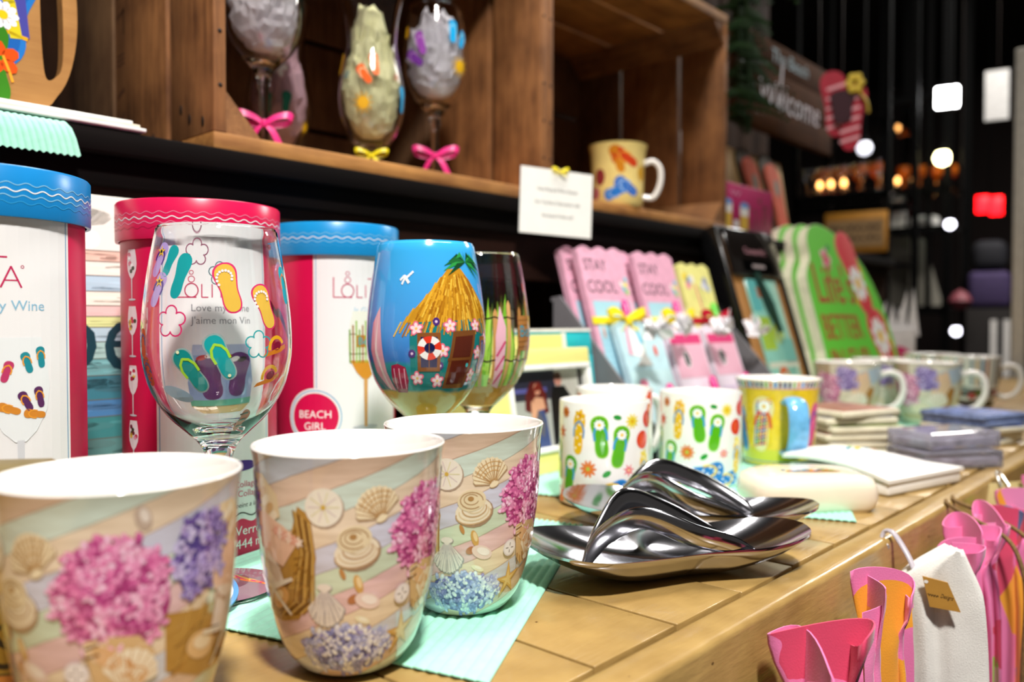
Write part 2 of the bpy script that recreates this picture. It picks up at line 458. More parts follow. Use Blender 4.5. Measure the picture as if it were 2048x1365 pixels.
while x < 2.9:
    if pk is None:
        pk = box('top_plank', (0, .0764, .2466-.6, 1.07-.6, .878, .9), M_tan, counter, .0007)
        q = pk
    else:
        q = pk.copy(); COL.objects.link(q); q.parent = counter
    q.location = (x+.0011-1.2, ((i*5) % 3)*.0004, -((i*7) % 4)*.00022)
    x += .0785; i += 1
cpart('front_board', (-.25, 2.95, .219, .2448, -.24, 0), .0045)
cpart('bearer', (-.2, 2.9, .26, 1.05, -.06, -.0225), .001, M_dark)
for lx, ly in ((-.15, .28), (2.85, .28), (-.15, 1.02), (2.85, 1.02)):
    cpart('leg', (lx-.035, lx+.035, ly-.035, ly+.035, -.9, -.05), .003, M_dark)
# chips and nail holes in the front board
chip_m = mat('chipped_bare_wood', '6a4a22', .8)
for (cx, cz, rr, sq) in ((.64, -.014, .0018, 1), (.474, -.022, .0026, .5), (.492, -.018, .0018, 1), (.79, -.018, .0018, .8), (.40, -.012, .0014, .8)):
    bm = bmesh.new()
    bmesh.ops.create_uvsphere(bm, u_segments=10, v_segments=6, radius=rr)
    for v in bm.verts: v.co = Vector((v.co.x*1.3, v.co.y*.25, v.co.z*sq))
    o = obj('nail_hole', bm, chip_m, counter, True); o.location = (cx-1.2, .2192-.6, cz+.9)

# ------------------------------------------------------------- shelf above the counter
shelf = thing('wall_shelf', 'black stained shelf along the wall carrying the wooden crates', 'shelf', (.9, .9, .235))
M_blk = wood('black_shelf_stain', '050404', '0e0807', .75, 'X', 9, .2, spec=.08)
box('shelf_board', (-1.5, 1.35, -.188, .178, .08, .10), M_blk, shelf, .002)
box('apron_board', (-1.5, 1.35, -.165, -.145, -.005, .0801), M_dark, shelf, .001)
box('ledge_strip', (-1.5, 1.35, -.175, -.165, .055, .0801), M_blk, shelf, .001)
for bx in (-1.2, -.2, .8, 1.3):
    box('bracket', (bx-.012, bx+.012, -.145, .178, .03, .0801), M_blk, shelf, .001)

# ------------------------------------------------------------- crates
M_crate = wood('weathered_crate_wood', '5e3616', 'a87040', .7, 'Z', 20, .5)
M_crateX = wood('weathered_crate_wood_lengthwise', '7a4a1e', 'ba8242', .7, 'X', 20, .5)
M_crateY = wood('weathered_crate_wood_crosswise', '5a3416', '9a683a', .7, 'Y', 20, .5)
M_crated = wood('aged_grey_crate_wood', '4a2c16', '7c5a3a', .75, 'Z', 20, .5)
M_nail = mat('rusty_nail', '1c100a', .6, .3)
def crate(label, x0, x1, y0, y1, z0, z1, tri, loose=False, group=None):
    c = thing('wooden_crate', label, 'crate', (x0, y0, z0))
    W, D, Hh = x1-x0, y1-y0, z1-z0; t = .0165; te = .0125
    # bottom and top slats run lengthwise
    for zz in (0, Hh-t):
        for (a, b) in ((0, .105), (.111, .222), (.228, D)):
            o = box('slat', (0, W, a, b, zz, zz+t), M_crateX, c, .0012)
    # end boards stand upright, front board proud of the rest
    for sx in (0, 1):
        X0 = .0004 if sx == 0 else W-te-.0004
        for k, (a, b) in enumerate(((.0, .088), (.097, .222), (.228, D-.001))):
            o = box('end_board', (X0, X0+te, a, b, t, Hh-t), M_crate if k != 2 else M_crated, c, .0012)
            if sx == 0 and k < 2:
                for nz, ny in ((t+.012, .25), (t+.03, .75), (t+.018, .55)):
                    bm = bmesh.new(); bmesh.ops.create_uvsphere(bm, u_segments=8, v_segments=5, radius=.0028)
                    for v in bm.verts: v.co.x *= .25; v.co.z *= 1.9
                    n = obj('nail', bm, M_nail, o, True); n.location = (X0-.0001, a+(b-a)*ny, nz)
        # front edge nails
        for nz in (.06, .11, .16, .25, .31):
            bm = bmesh.new(); bmesh.ops.create_uvsphere(bm, u_segments=8, v_segments=5, radius=.0022)
            for v in bm.verts: v.co.y *= .25
            n = obj('nail', bm, M_nail, c, True); n.location = (X0+te/2, -.0002, nz)
    # back slats
    for (a, b) in ((t, .12), (.128, .25), (.258, Hh-t)):
        box('back_slat', (te, W-te, D-.012, D-.002, a, b), M_crated, c, .001)
    L = .036
    for sx, sz in tri:
        X0 = te if sx == 0 else W-te; Z0 = t if sz == 0 else Hh-t
        dx = L if sx == 0 else -L; dz = L*1.1 if sz == 0 else -L*1.1
        bm = prismbm([(X0, Z0), (X0+dx, Z0), (X0, Z0+dz)], .001, D-.014)
        obj('corner_post', bm, M_crateY, c)
    return c
cr = crate('open wooden crate on the black shelf holding the tissue filled painted glasses', .375, .853, .72, 1.062, .335, .725, ((0, 0), (0, 1)))
crate('open wooden crate on the black shelf holding one yellow beach mug', .8555, 1.36, .722, 1.062, .335, .725, ((1, 0), (1, 1)))

# worn stamp marks on the outer end board
A = Art(1)
A.arc(.112, .235, .009, .011, .5, 5.6, .0042, '4a2a12', 0, 14); A.line([(.103, .195), (.121, .205)], .005, '4a2a12', 0); A.line([(.104, .172), (.122, .178)], .0045, '4a2a12', 0); A.line([(.120, .178), (.121, .152)], .004, '4a2a12', 0)
for i in range(3): A.line([(.103, .120+i*.005), (.122, .121+i*.005)], .0028, '52301a', 0)
A.line([(.104, .086), (.121, .092)], .0055, '52301a', 0); A.line([(.112, .062), (.121, .066)], .005, '52301a', 0); A.line([(.102, .272), (.122, .284)], .006, '4a2a12', 0)
build_parts(A, 'worn_stamp', .006, lambda u, v, h: (.0004-h, .222-(u-.097)*1.0, v), P_MATTE, cr, 0, 0)

# ------------------------------------------------------------- ribbed mats
M_mint = mat('mint_ribbed_cotton', 'A2E4CB', .85, var=.05, scale=200, bump=.1, bscale=900, sheen=.2)
def ribbed_mat(label, A_, B_, C_, D_, z=0, ribs=56, name='ribbed_placemat', drop=None, wave=.0016):
    """A-B is the long near edge, D-C the far one; ribs run along A-B, the short ends are scalloped"""
    bm = bmesh.new(); A_, B_, C_, D_ = [Vector((*p, 0)) for p in (A_, B_, C_, D_)]
    per = 8; J = ribs*per; I = 10; G = []
    for j in range(J+1):
        t = j/J; ph = 2*PI*j/per
        sc = wave*(.5-.5*math.cos(ph)); row = []
        for i in range(I+1):
            s = i/I
            if i == 0: s = -sc/.33*1.0
            if i == I: s = 1+sc/.33
            p = A_.lerp(B_, s)*(1-t)+D_.lerp(C_, s)*t
            row.append(bm.verts.new((p.x, p.y, z+.0009+.0011*abs(math.sin(ph/2)))))
        G.append(row)
    fs = [bm.faces.new((G[j][i], G[j][i+1], G[j+1][i+1], G[j+1][i])) for j in range(J) for i in range(I)]
    solid(bm, fs, .0008, (0, 0, -1))
    o = autosmooth(obj(name, bm, M_mint), 70)
    return tag(o, label, 'placemat', 'mint ribbed placemats')
ribbed_mat('mint ribbed placemat under the seashell mugs and the pink lidded box', (.279, .272), (.550, .423), (.478, .712), (.158, .655))
ribbed_mat('mint ribbed placemat under the flip flop print mugs and cream dish', (.722, .258), (1.02, .40), (.93, .70), (.607, .575))
ribbed_mat('mint ribbed placemat under the straight sided seashell mugs', (1.36, .30), (1.72, .38), (1.66, .66), (1.30, .56))

# ============================================================= seashell mugs in the foreground
M_por = mat('white_porcelain', 'F4EFEA', .08, var=.01, coat=.6)
def plank_print(name, slope=.36, width=.0125):
    m, nt, b = newmat(name); sock(b, 'Roughness', .12); sock(b, 'Coat Weight', .6); sock(b, 'Coat Roughness', .03)
    N = nt.nodes.new; L = nt.links.new
    tc = N('ShaderNodeTexCoord'); sp = N('ShaderNodeSeparateXYZ'); L(tc.outputs['Object'], sp.inputs[0])
    ny = N('ShaderNodeMath'); ny.operation = 'MULTIPLY'; ny.inputs[1].default_value = -1; L(sp.outputs['Y'], ny.inputs[0])
    at = N('ShaderNodeMath'); at.operation = 'ARCTAN2'; L(sp.outputs['X'], at.inputs[0]); L(ny.outputs[0], at.inputs[1])
    mu = N('ShaderNodeMath'); mu.operation = 'MULTIPLY'; mu.inputs[1].default_value = -.047*slope; L(at.outputs[0], mu.inputs[0])
    ad = N('ShaderNodeMath'); ad.operation = 'ADD'; L(mu.outputs[0], ad.inputs[0]); L(sp.outputs['Z'], ad.inputs[1])
    dv = N('ShaderNodeMath'); dv.operation = 'DIVIDE'; dv.inputs[1].default_value = width; L(ad.outputs[0], dv.inputs[0])
    nz = N('ShaderNodeTexNoise'); nz.inputs['Scale'].default_value = 60; L(tc.outputs['Object'], nz.inputs['Vector'])
    n1 = N('ShaderNodeMath'); n1.operation = 'MULTIPLY_ADD'; n1.inputs[1].default_value = .12; L(nz.outputs['Fac'], n1.inputs[0]); L(dv.outputs[0], n1.inputs[2])
    pr = N('ShaderNodeMath'); pr.operation = 'DIVIDE'; pr.inputs[1].default_value = 8; L(n1.outputs[0], pr.inputs[0])
    fr = N('ShaderNodeMath'); fr.operation = 'FRACT'; L(pr.outputs[0], fr.inputs[0])
    r = N('ShaderNodeValToRGB'); r.color_ramp.interpolation = 'CONSTANT'
    cols = ['ECCFB8', 'D6DAE6', 'F2DEC2', 'EEC9CA', 'DAE9D0', 'D8D8EA', 'F5E0C6', 'DCEBDF']
    el = r.color_ramp.elements
    el[0].position = 0; el[0].color = (*lin(cols[0]), 1); el[1].position = 1/8; el[1].color = (*lin(cols[1]), 1)
    for i in range(2, 8):
        e = el.new(i/8); e.color = (*lin(cols[i]), 1)
    L(fr.outputs[0], r.inputs[0])
    f2 = N('ShaderNodeMath'); f2.operation = 'FRACT'; L(n1.outputs[0], f2.inputs[0])
    r2 = N('ShaderNodeValToRGB'); e = r2.color_ramp.elements; e[0].position = 0; e[0].color = (*lin('B89C8C'), 1); e[1].position = .06; e[1].color = (1, 1, 1, 1)
    L(f2.outputs[0], r2.inputs[0])
    g = N('ShaderNodeTexNoise'); g.inputs['Scale'].default_value = 40; g.inputs['Detail'].default_value = 6
    mp = N('ShaderNodeMapping'); mp.inputs['Scale'].default_value = (1, 1, 7); L(tc.outputs['Object'], mp.inputs[0]); L(mp.outputs[0], g.inputs['Vector'])
    r3 = N('ShaderNodeValToRGB'); e = r3.color_ramp.elements; e[0].position = .3; e[0].color = (.82, .78, .74, 1); e[1].position = .65; e[1].color = (1, 1, 1, 1)
    L(g.outputs['Fac'], r3.inputs[0])
    m1 = N('ShaderNodeMix'); m1.data_type = 'RGBA'; m1.blend_type = 'MULTIPLY'; m1.inputs[0].default_value = 1; L(r.outputs[0], m1.inputs[6]); L(r2.outputs[0], m1.inputs[7])
    m2 = N('ShaderNodeMix'); m2.data_type = 'RGBA'; m2.blend_type = 'MULTIPLY'; m2.inputs[0].default_value = 1; L(m1.outputs[2], m2.inputs[6]); L(r3.outputs[0], m2.inputs[7])
    L(m2.outputs[2], b.inputs['Base Color'])
    return m
M_plank = plank_print('pastel_plank_glaze')
mug_prof = [(.0, .0012), (.020, .0012), (.0212, 0), (.0232, .0), (.0268, .0022), (.0325, .0095), (.0362, .019), (.0397, .032), (.0430, .050), (.0452, .069), (.0461, .086), (.0467, .097), (.0475, .105), (.0487, .1110)]
mug_out = [tuple(p)[:2] for p in catmull([(r, z, 0) for r, z in mug_prof[3:]], 4)]
mug_rf = profr(mug_out)
def seashell_art():
    A = Art()
    def D(deg): return R(deg)*47
    for k in (0, 180):
        o = lambda d: D(d+k)
        # wicker basket with conch, left of the sand dollar
        A.poly([(o(-104), 62), (o(-102), 38), (o(-80), 31), (o(-55), 29), (o(-36), 33), (o(-25), 46), (o(-20), 64), (o(-23), 84), (o(-31), 88), (o(-37), 72), (o(-50), 62), (o(-85), 60)], 'B88A3E', 1)
        g = random.Random(5)
        for i in range(60):
            d = g.uniform(-100, -32); v0 = g.uniform(33, 52) if d < -42 else g.uniform(38, 74)
            A.line([(o(d), v0), (o(d+5), v0+g.uniform(-1, 5)), (o(d+9), v0+g.uniform(2, 12))], .7, g.choice(['7A4F1A', 'D2A654', 'C08A3A', '8F6428']), 2)
        for i in range(11): A.line([(o(-34+i*1.1), 86-i*.6), (o(-30+i*.9), 66), (o(-38+i*1.5), 42), (o(-56+i*2.4), 32+i*.4)], .9, ['8F6428', 'D9B060', 'A87A34', '6E4A1C'][i % 4], 2)
        A.poly([(o(-76), 100), (o(-60), 101), (o(-46), 92), (o(-44), 82), (o(-58), 76), (o(-72), 82)], 'EBD2A8', 3)
        for i in range(5): A.ell(o(-66+i*4), 95-i*3.3, 5.4-i*.5, 2.2, ['F6E6CB', 'D9AE78'][i % 2], 4, .6)
        A.poly([(o(-76), 80), (o(-60), 83), (o(-42), 78), (o(-30), 72), (o(-38), 64), (o(-44), 58), (o(-62), 62), (o(-76), 66)], 'EFC4A8', 5)
        for i in range(6): A.star(o(-48+i*3.4), 75-i*.8, 3.2, 'F7E0CC' if i % 2 else 'E5A088', 6, i*.5, .5, 6)
        A.poly([(o(-72), 66), (o(-58), 64), (o(-48), 58), (o(-44), 50), (o(-58), 47), (o(-74), 50)], 'F4E3D2', 7)
        for i in range(6): A.line([(o(-72), 64-i*.6), (o(-50+i), 49+i*1.6)], .4, 'CDA98F', 8)
        A.ell(o(-52), 42, 9, 5, 'E7B06A', 4, .5); A.ell(o(-53), 42.6, 5, 2.6, 'F6D8A4', 5, .5); A.ell(o(-80), 44, 9, 6, 'E9C08A', 4, -.3); A.ell(o(-80), 45, 5.5, 3, 'F7E3C2', 5, -.3)
        for a in range(5):
            th = .45+a*2*PI/5; cx, cy = o(-58), 46
            A.poly([(cx+1.7*math.cos(th-1.2), cy+1.7*math.sin(th-1.2)), (cx+19*math.cos(th)+.8*math.sin(th), cy+16*math.sin(th)-.8*math.cos(th)), (cx+19*math.cos(th)-.8*math.sin(th), cy+16*math.sin(th)+.8*math.cos(th)), (cx+1.7*math.cos(th+1.2), cy+1.7*math.sin(th+1.2))], 'F3E8D6', 10)
        A.ell(o(-58), 46, 2.4, 2.4, 'F3E8D6', 10)
        # hydrangeas
        A.bloom(o(-84), 83, 14, 17, ['6C50A0', '8A72BE', 'A894D2', 'C8BCE6', 'B7A2D0'], '5B4A92', 120, 2.5, 3, 11)
        A.bloom(o(53), 72, 22, 22, ['C04A8C', 'D868A2', 'E58CB8', 'F2B4D0', 'EFA2C6'], 'B0437E', 230, 2.8, 4, 3)
        A.bloom(o(-4), 17, 27, 12.5, ['8286C6', '9CA2D6', 'B6BAE4', 'D6D6F0', 'E6E6F4', '8F8AC8'], '6C6CB0', 190, 3.0, 3, 9)
        # sand dollar
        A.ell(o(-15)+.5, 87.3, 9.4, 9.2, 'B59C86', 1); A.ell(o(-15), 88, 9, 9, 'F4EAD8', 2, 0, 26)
        for i in range(10):
            a = 2*PI*i/10; A.line([(o(-15)+1.5*math.cos(a), 88+1.5*math.sin(a)), (o(-15)+7.4*math.cos(a), 88+7.4*math.sin(a))], .5, 'DECBC8' if i % 2 else 'E6DCA8', 3)
        A.ell(o(-15), 88, 1.2, 1.2, 'D9B24C', 4)
        # scallop
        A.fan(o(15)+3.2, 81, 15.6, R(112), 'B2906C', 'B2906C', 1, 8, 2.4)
        A.fan(o(15)+3, 81.6, 15.4, R(112), 'F4E2BE', 'B98A50', 2, 12, 2.3)
        for rr in (8, 10.5, 13): A.arc(o(15)+3, 81.6, rr*.9, rr, R(112)-.75, R(112)+.75, .5, 'D3A566', 4)
        # moon snail
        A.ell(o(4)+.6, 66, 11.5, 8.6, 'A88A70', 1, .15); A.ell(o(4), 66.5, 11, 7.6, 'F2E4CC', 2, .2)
        for i in range(5): A.arc(o(4)+.2*i, 65+i*1.6, 10.6-i*1.7, 5.6-i*.5, PI*.93, PI*2.07, .8, ['C8A47A', 'E4CDA8'][i % 2], 3, 14, .15)
        A.ell(o(2.5), 73, 8.4, 6.2, 'EAD7B2', 4, .2); A.arc(o(2.5), 73, 6.6, 4.7, 0, 5.4, .6, 'B89268', 5); A.arc(o(2.2), 73.6, 4.2, 3, .6, 6, .5, 'B89268', 5); A.ell(o(1.8), 74, 1.8, 1.4, 'B58A56', 5)
        # clam
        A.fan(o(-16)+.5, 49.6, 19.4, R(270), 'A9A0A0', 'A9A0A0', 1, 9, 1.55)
        A.fan(o(-16), 50, 19, R(270), 'F1E6DC', 'CFC4C2', 2, 14, 1.5)
        # little shells
        A.ell(o(5), 51, 2.2, 5, 'D6A55C', 2, .3); A.ell(o(5)+.3, 52, 1.2, 3, 'F0D4A2', 3, .3); A.ell(o(2), 44, 3.2, 2.2, 'B9754A', 2, .4)
        A.ell(o(11), 42.5, 7, 4, 'F0D6CC', 3, -.35); A.ell(o(12), 43, 4.4, 2.2, 'FBEFE8', 4, -.35); A.star(o(16.5), 41, 2.6, 'F0D6CC', 3, .3, .5)
        A.ell(o(-4.5), 56.5, 1.2, 3, 'C48B50', 2, .4); A.ell(o(8), 33, 4.5, 1.7, 'F4EAC8', 2, -.4); A.ell(o(8)+.3, 33.3, 2.6, .9, 'FBF6E2', 3, -.4)
        # starfish
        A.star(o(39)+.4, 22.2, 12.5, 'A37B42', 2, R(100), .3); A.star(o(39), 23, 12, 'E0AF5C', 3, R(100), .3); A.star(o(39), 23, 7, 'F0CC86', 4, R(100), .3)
        # shells under the pink bloom
        A.poly([(o(40), 50), (o(50), 57), (o(64), 56), (o(72), 48), (o(64), 36), (o(52), 30), (o(44), 36)], 'D9B482', 12)
        A.fan(o(58), 34, 17, R(75), 'F4E6CE', 'CFA878', 14, 9, 2.0)
        for i in range(6): A.ell(o(46+i*3.6), 51-i*2.2, 7-i*.6, 3.6, ['F3DCC0', 'E2B282', 'F9EBDA', 'D39A66'][i % 4], 13+i % 2, -.7)
        for i in range(8): A.line([(o(45+i*2.2), 38-(i % 3)), (o(47+i*2.4), 31+(i % 2)*2)], .8, ['8C5E26', 'D2A65A', 'A8783A'][i % 3], 13)
        for i in range(4): A.line([(o(40), 49+i*1.9), (o(46), 50.4+i*1.9)], 1.1, ['7A522A', 'D9B27A'][i % 2], 14)
        A.ell(o(35), 43, 5, 5, 'EADFE2', 14); A.ell(o(35), 43, 4.2, 4.2, 'F6EEEE', 15)
        for i in range(4): A.line([(o(35)+math.cos(i*1.57)*1.2, 43+math.sin(i*1.57)*1.2), (o(35)+math.cos(i*1.57)*3, 43+math.sin(i*1.57)*3)], .5, '6A5A5A', 16)
        A.ell(o(66), 101, 3, 5, 'C9B2A0', 2, .3); A.ell(o(66)+.4, 102, 1.6, 3, 'EFE2D6', 3, .3)
    return A
def seashell_mug(handle=True):
    t = thing('seashell_mug', 'x', 'mug')
    lathe('mug_body', mug_prof[:3]+mug_out, M_plank, t, 96, 60)
    inner = [(.0487, .1110), (.0484, .1117), (.0474, .1116), (.0466, .1105), (.0452, .104), (.0444, .095), (.0437, .080), (.0428, .062), (.0400, .042), (.034, .02), (.022, .0085), (0, .006)]
    inner = [inner[0]]+[tuple(p)[:2] for p in catmull([(r, z, 0) for r, z in inner[1:]], 3)]
    lathe('white_interior', inner, M_por, t, 96, 80)
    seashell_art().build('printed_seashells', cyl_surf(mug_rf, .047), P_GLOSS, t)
    hp = catmull([(0, .0445, .088), (0, .056, .094), (0, .071, .088), (0, .076, .066), (0, .070, .044), (0, .056, .031), (0, .0415, .036)], 5)
    sweep('handle', hp, [.0052]*len(hp), M_por, t, 10, .7, (1, 0, 0))
    return t
mug = seashell_mug()
for i, (x, y, z, rot, lab) in enumerate((
        (.252, .345, .0016, 0, 'flared seashell mug in front of the coaster tag, pale purple hydrangea low on it'),
        (.3485, .3605, .0016, 3, 'flared seashell mug on the mint mat touching the silver flip flop tray side'),
        (.142, .355, 0, -57, 'flared seashell mug on bare wood, large pink hydrangea bouquet facing out'))):
    o = mug if i == 0 else copy_tree(mug)
    o['label'] = lab; o['group'] = 'flared seashell mugs at the counter edge'
    o.location = (x, y, z); o.rotation_euler.z = face_cam(x, y)+R(rot)
    [c for c in o.children if c.name.startswith('handle')][0].rotation_euler.z = R(-rot)

# ============================================================= drum boxes with wave lids
def drum_box(name, label, x, y, rot, lidcol, lid2, panel):
    t = thing(name, label, 'gift box', (x, y, 0), face_cam(x, y)+R(rot), 'pink drum gift boxes')
    pink = mat('magenta_card', 'D9104F', .35, var=.04, scale=30)
    lathe('box_body', [(0, 0), (.0560, 0), (.0565, .001), (.0565, .2365), (0, .2365)], pink, t, 96)
    lm = mat('lid_'+lidcol, lidcol, .28, var=.06, scale=25)
    lathe('lid', [(.0575, .2335), (.0597, .2335), (.0600, .235), (.0600, .2612), (.0590, .2625), (.030, .2632), (0, .2634)], lm, t, 96)
    A = Art(); n = 120
    for (v, amp, c, wd, ph) in ((252, .8, lid2[1], .5, .0), (248.4, .9, 'F4F8FB', .7, .6), (245.0, .8, lid2[1], .55, 1.1), (241.5, .8, lid2[0], .5, 2)):
        pts = []
        for i in range(n*3+1):
            u = -188+376*i/(n*3); pts.append((u, v+amp*math.sin(u*.62+ph)))
        A.line(pts, wd, c, 0)
    A.build('wave_print', cyl_surf(lambda z: .0600, .060), P_SATIN, t, .006, 0)
    P = Art(); panel(P); P.build('printed_label', cyl_surf(lambda z: .0565, .0565), P_SATIN, t, .006, 0)
    return t
def winepic(P, x, z, s, kind, lay=6):
    """a printed picture of a decorated glass, base at x,z"""
    bowl = [(-.9, 5.2), (-1.55, 6.4), (-1.75, 7.8), (-1.6, 9.2), (-1.25, 10.8), (1.25, 10.8), (1.6, 9.2), (1.75, 7.8), (1.55, 6.4), (.9, 5.2), (.3, 4.6), (-.3, 4.6)]
    pt = lambda L: [(x+a*s, z+b*s) for a, b in L]
    P.poly(pt([(-.14, .2), (.14, .2), (.2, 4.7), (-.2, 4.7)]), 'D8DADF' if kind != 'fence' else 'D8A05A', lay)
    P.ell(x, z+.15*s, 1.3*s, .22*s, 'C9CCD4', lay)
    P.poly(pt(bowl), {'flip': 'EEF2F4', 'fence': 'F0F0E4', 'icon': 'E9DDE2'}[kind], lay)
    if kind == 'fence':
        P.poly(pt([(-.9, 5.2), (-1.5, 6.3), (1.5, 6.3), (.9, 5.2), (.3, 4.6), (-.3, 4.6)]), 'D9922E', lay+1)
        for i in range(11): P.line(pt([(-1.5+i*.3, 6.1), (-1.55+i*.31, 9.1+(i % 3)*.4)]), .16*s, ['7DA63A', 'A5702E', '9CC04A'][i % 3], lay+2)
        P.rect(x-.9*s, z+7.5*s, x+1.7*s, z+8.6*s, 'C07A34', lay+3); P.text('Beach', x+.35*s, z+7.75*s, .95*s, '2FA7B5', lay+4, 'C')
        P.line(pt([(-1.6, 6.9), (1.6, 6.9)]), .08*s, '3a2a1a', lay+3); P.line(pt([(-1.6, 8.7), (-1, 8.7)]), .08*s, '3a2a1a', lay+3)
    elif kind == 'flip':
        for (a, b, r, c) in ((.4, 9.3, .3, '1F8E9C'), (1.2, 9.6, .1, '1F8E9C'), (-.7, 8.8, -.3, 'C23A6A'), (.3, 7, .5, '5A2A5E'), (1.1, 7.2, .2, '5A2A5E'), (-.6, 6.6, 1.2, 'D98A2E'), (.8, 6.2, 1.4, 'D98A2E')):
            P.sole(x+a*s, z+b*s, 1.3*s, .55*s, r, c, lay+1, 'F0A030')
    else:
        g = random.Random(int(z))
        for i in range(8): P.ell(x+g.uniform(-1, 1)*s, z+g.uniform(6, 10)*s, .5*s, .45*s, g.choice(['C21C46', 'F0C838', 'FFFFFF', '7A1030', 'E8A0B8', '3a3a20']), lay+1)
def panel_common(P, a0, a1, logo_x, logo_z, size, tagline=None, tag_x=0, tagcol='8CC0DC'):
    k = 56.5
    P.rect(R(a0)*k, 4, R(a1)*k, 236, 'F3F2F3', 0)
    for a, sg in ((a0, 1), (a1, -1)): P.line([(R(a)*k+sg*2.2, 4), (R(a)*k+sg*2.2, 236)], .8, '7FA8CC', 1)
    # thin rounded capitals with stacked rings above the first O
    x = logo_x; z = logo_z; c = 'C8205A'; s = size
    P.line([(x, z+s*1.35), (x, z), (x+s*1.25, z)], s*.075, c, 2)
    P.arc(x+s*.95, z+s*.45, s*.42, s*.45, 0, 2*PI, s*.075, c, 2, 26)
    P.arc(x+s*.95, z+s*1.18, s*.2, s*.2, 0, 2*PI, s*.05, c, 2, 18); P.arc(x+s*.95, z+s*1.62, s*.13, s*.13, 0, 2*PI, s*.045, c, 2, 16)
    P.line([(x+s*1.6, z+s*.85), (x+s*1.6, z), (x+s*2.0, z)], s*.075, c, 2)
    P.line([(x+s*2.25, z), (x+s*2.25, z+s*.85)], s*.075, c, 2)
    P.line([(x+s*2.42, z+s*1.3), (x+s*3.25, z+s*1.3)], s*.075, c, 2); P.line([(x+s*2.83, z+s*1.3), (x+s*2.83, z)], s*.075, c, 2)
    P.line([(x+s*3.0, z), (x+s*3.4, z+s*.9), (x+s*3.8, z)], s*.075, c, 2); P.line([(x+s*3.15, z+s*.3), (x+s*3.65, z+s*.3)], s*.06, c, 2)
    P.arc(x+s*3.85, z+s*.9, s*.06, s*.06, 0, 2*PI, s*.025, c, 2, 10)
def pan_left(P):
    panel_common(P, -42, 51, -30, 194, 13)
    P.text('Love my Wine', 32, 181, 8.2, '8CC0DC', 2, 'R')
    winepic(P, 18, 62, 9.6, 'flip')
def pan_mid(P):
    k = 56.5
    panel_common(P, -32, 57, -17, 192, 11)
    P.text('Love my Wine', 15, 182, 7.4, '8A8A90', 2, 'C'); P.text("J'aime mon Vin", 15, 173, 7.4, '8A8A90', 2, 'C')
    # stemless tumbler picture
    P.poly([(-6, 158), (36, 158), (40, 128), (38, 108), (30, 96), (0, 96), (-8, 108), (-10, 128)], '8FA6CF', 3)
    P.poly([(-6, 158), (36, 158), (37, 150), (-7, 150)], 'B4BEDA', 4)
    P.poly([(-8, 108), (38, 108), (30, 96), (0, 96)], 'DDBB7C', 4); P.poly([(-9, 114), (39, 114), (38, 107), (-8, 107)], '5FB39A', 4)
    P.sole(6, 132, 36, 20, .15, '5E2C6E', 5); P.sole(27, 134, 36, 18, -.1, '5E2C6E', 5)
    for i in range(6): P.ell(0+i*6, 148+2*math.sin(i), 4, 2, ['C23A3A', 'F2EDEA', '222222'][i % 3], 7, .3)
    P.ell(28, 68, 14, 4, '4A2C86', 3)
    P.text('"Flip Flop Collage"', 44, 52, 6.6, 'D0406E', 2, 'R'); P.text('"Pantoufle Collage"', 47, 45, 6.6, 'D0406E', 2, 'R')
    P.text('peint a la main', 52, 37, 5, '3a3a3a', 2, 'R', 0, 1, .2)
    wave = lambda off: [(R(-32)*k+(R(57)-R(-32))*k*i/40, off+1.6*math.sin(i*.75)) for i in range(41)]
    P.poly([(R(-32)*k, 3.5)]+[(x, z) for x, z in wave(27)][::-1][::-1]+[(R(57)*k, 3.5)], 'D9104F', 3)
    P.line(wave(31.5), .9, '222222', 3)
    P.text('Verre \u00e0', 52, 16.5, 9.6, 'FFFFFF', 4, 'R'); P.text('444 ml', 49, 6.5, 9.6, 'FFFFFF', 4, 'R')
    for i, z in enumerate((190, 149, 106, 66, 22)): winepic(P, R(-55)*k, z, 3.4, 'icon', 2)
def pan_right(P):
    panel_common(P, -19, 72, -1, 196, 13)
    P.text('It Girl', 26, 182, 7.6, 'A9D0E4', 2, 'C')
    winepic(P, 28, 78, 9.8, 'fence')
    cx, cz = -18, 90
    P.ell(cx, cz, 25.5, 25.5, 'F3F2F3', 8, 0, 40); P.arc(cx, cz, 23.4, 23.4, 0, 2*PI, .9, '6FB0D8', 9, 40); P.ell(cx, cz, 21, 21, 'D9104F', 9, 0, 40)
    P.text('BEACH', cx, cz-1, 9.6, 'FFFFFF', 10, 'C'); P.text('GIRL', cx, cz-11.5, 9.6, 'FFFFFF', 10, 'C')
drum_box('drum_gift_box', 'pink drum gift box with blue lid beside the khaki lettered tin', .149, .576, 0, '1680C4', ('2E9CDA', '8ACAEE'), pan_left)
drum_box('drum_gift_box', 'pink drum gift box with matching pink wavy lid', .3065, .612, 0, 'D5164E', ('C01044', 'F08AA8'), pan_mid)
drum_box('drum_gift_box', 'pink drum gift box with blue lid and round BEACH GIRL badge', .460, .652, 0, '188CCC', ('2E9CDA', '8ACAEE'), pan_right)

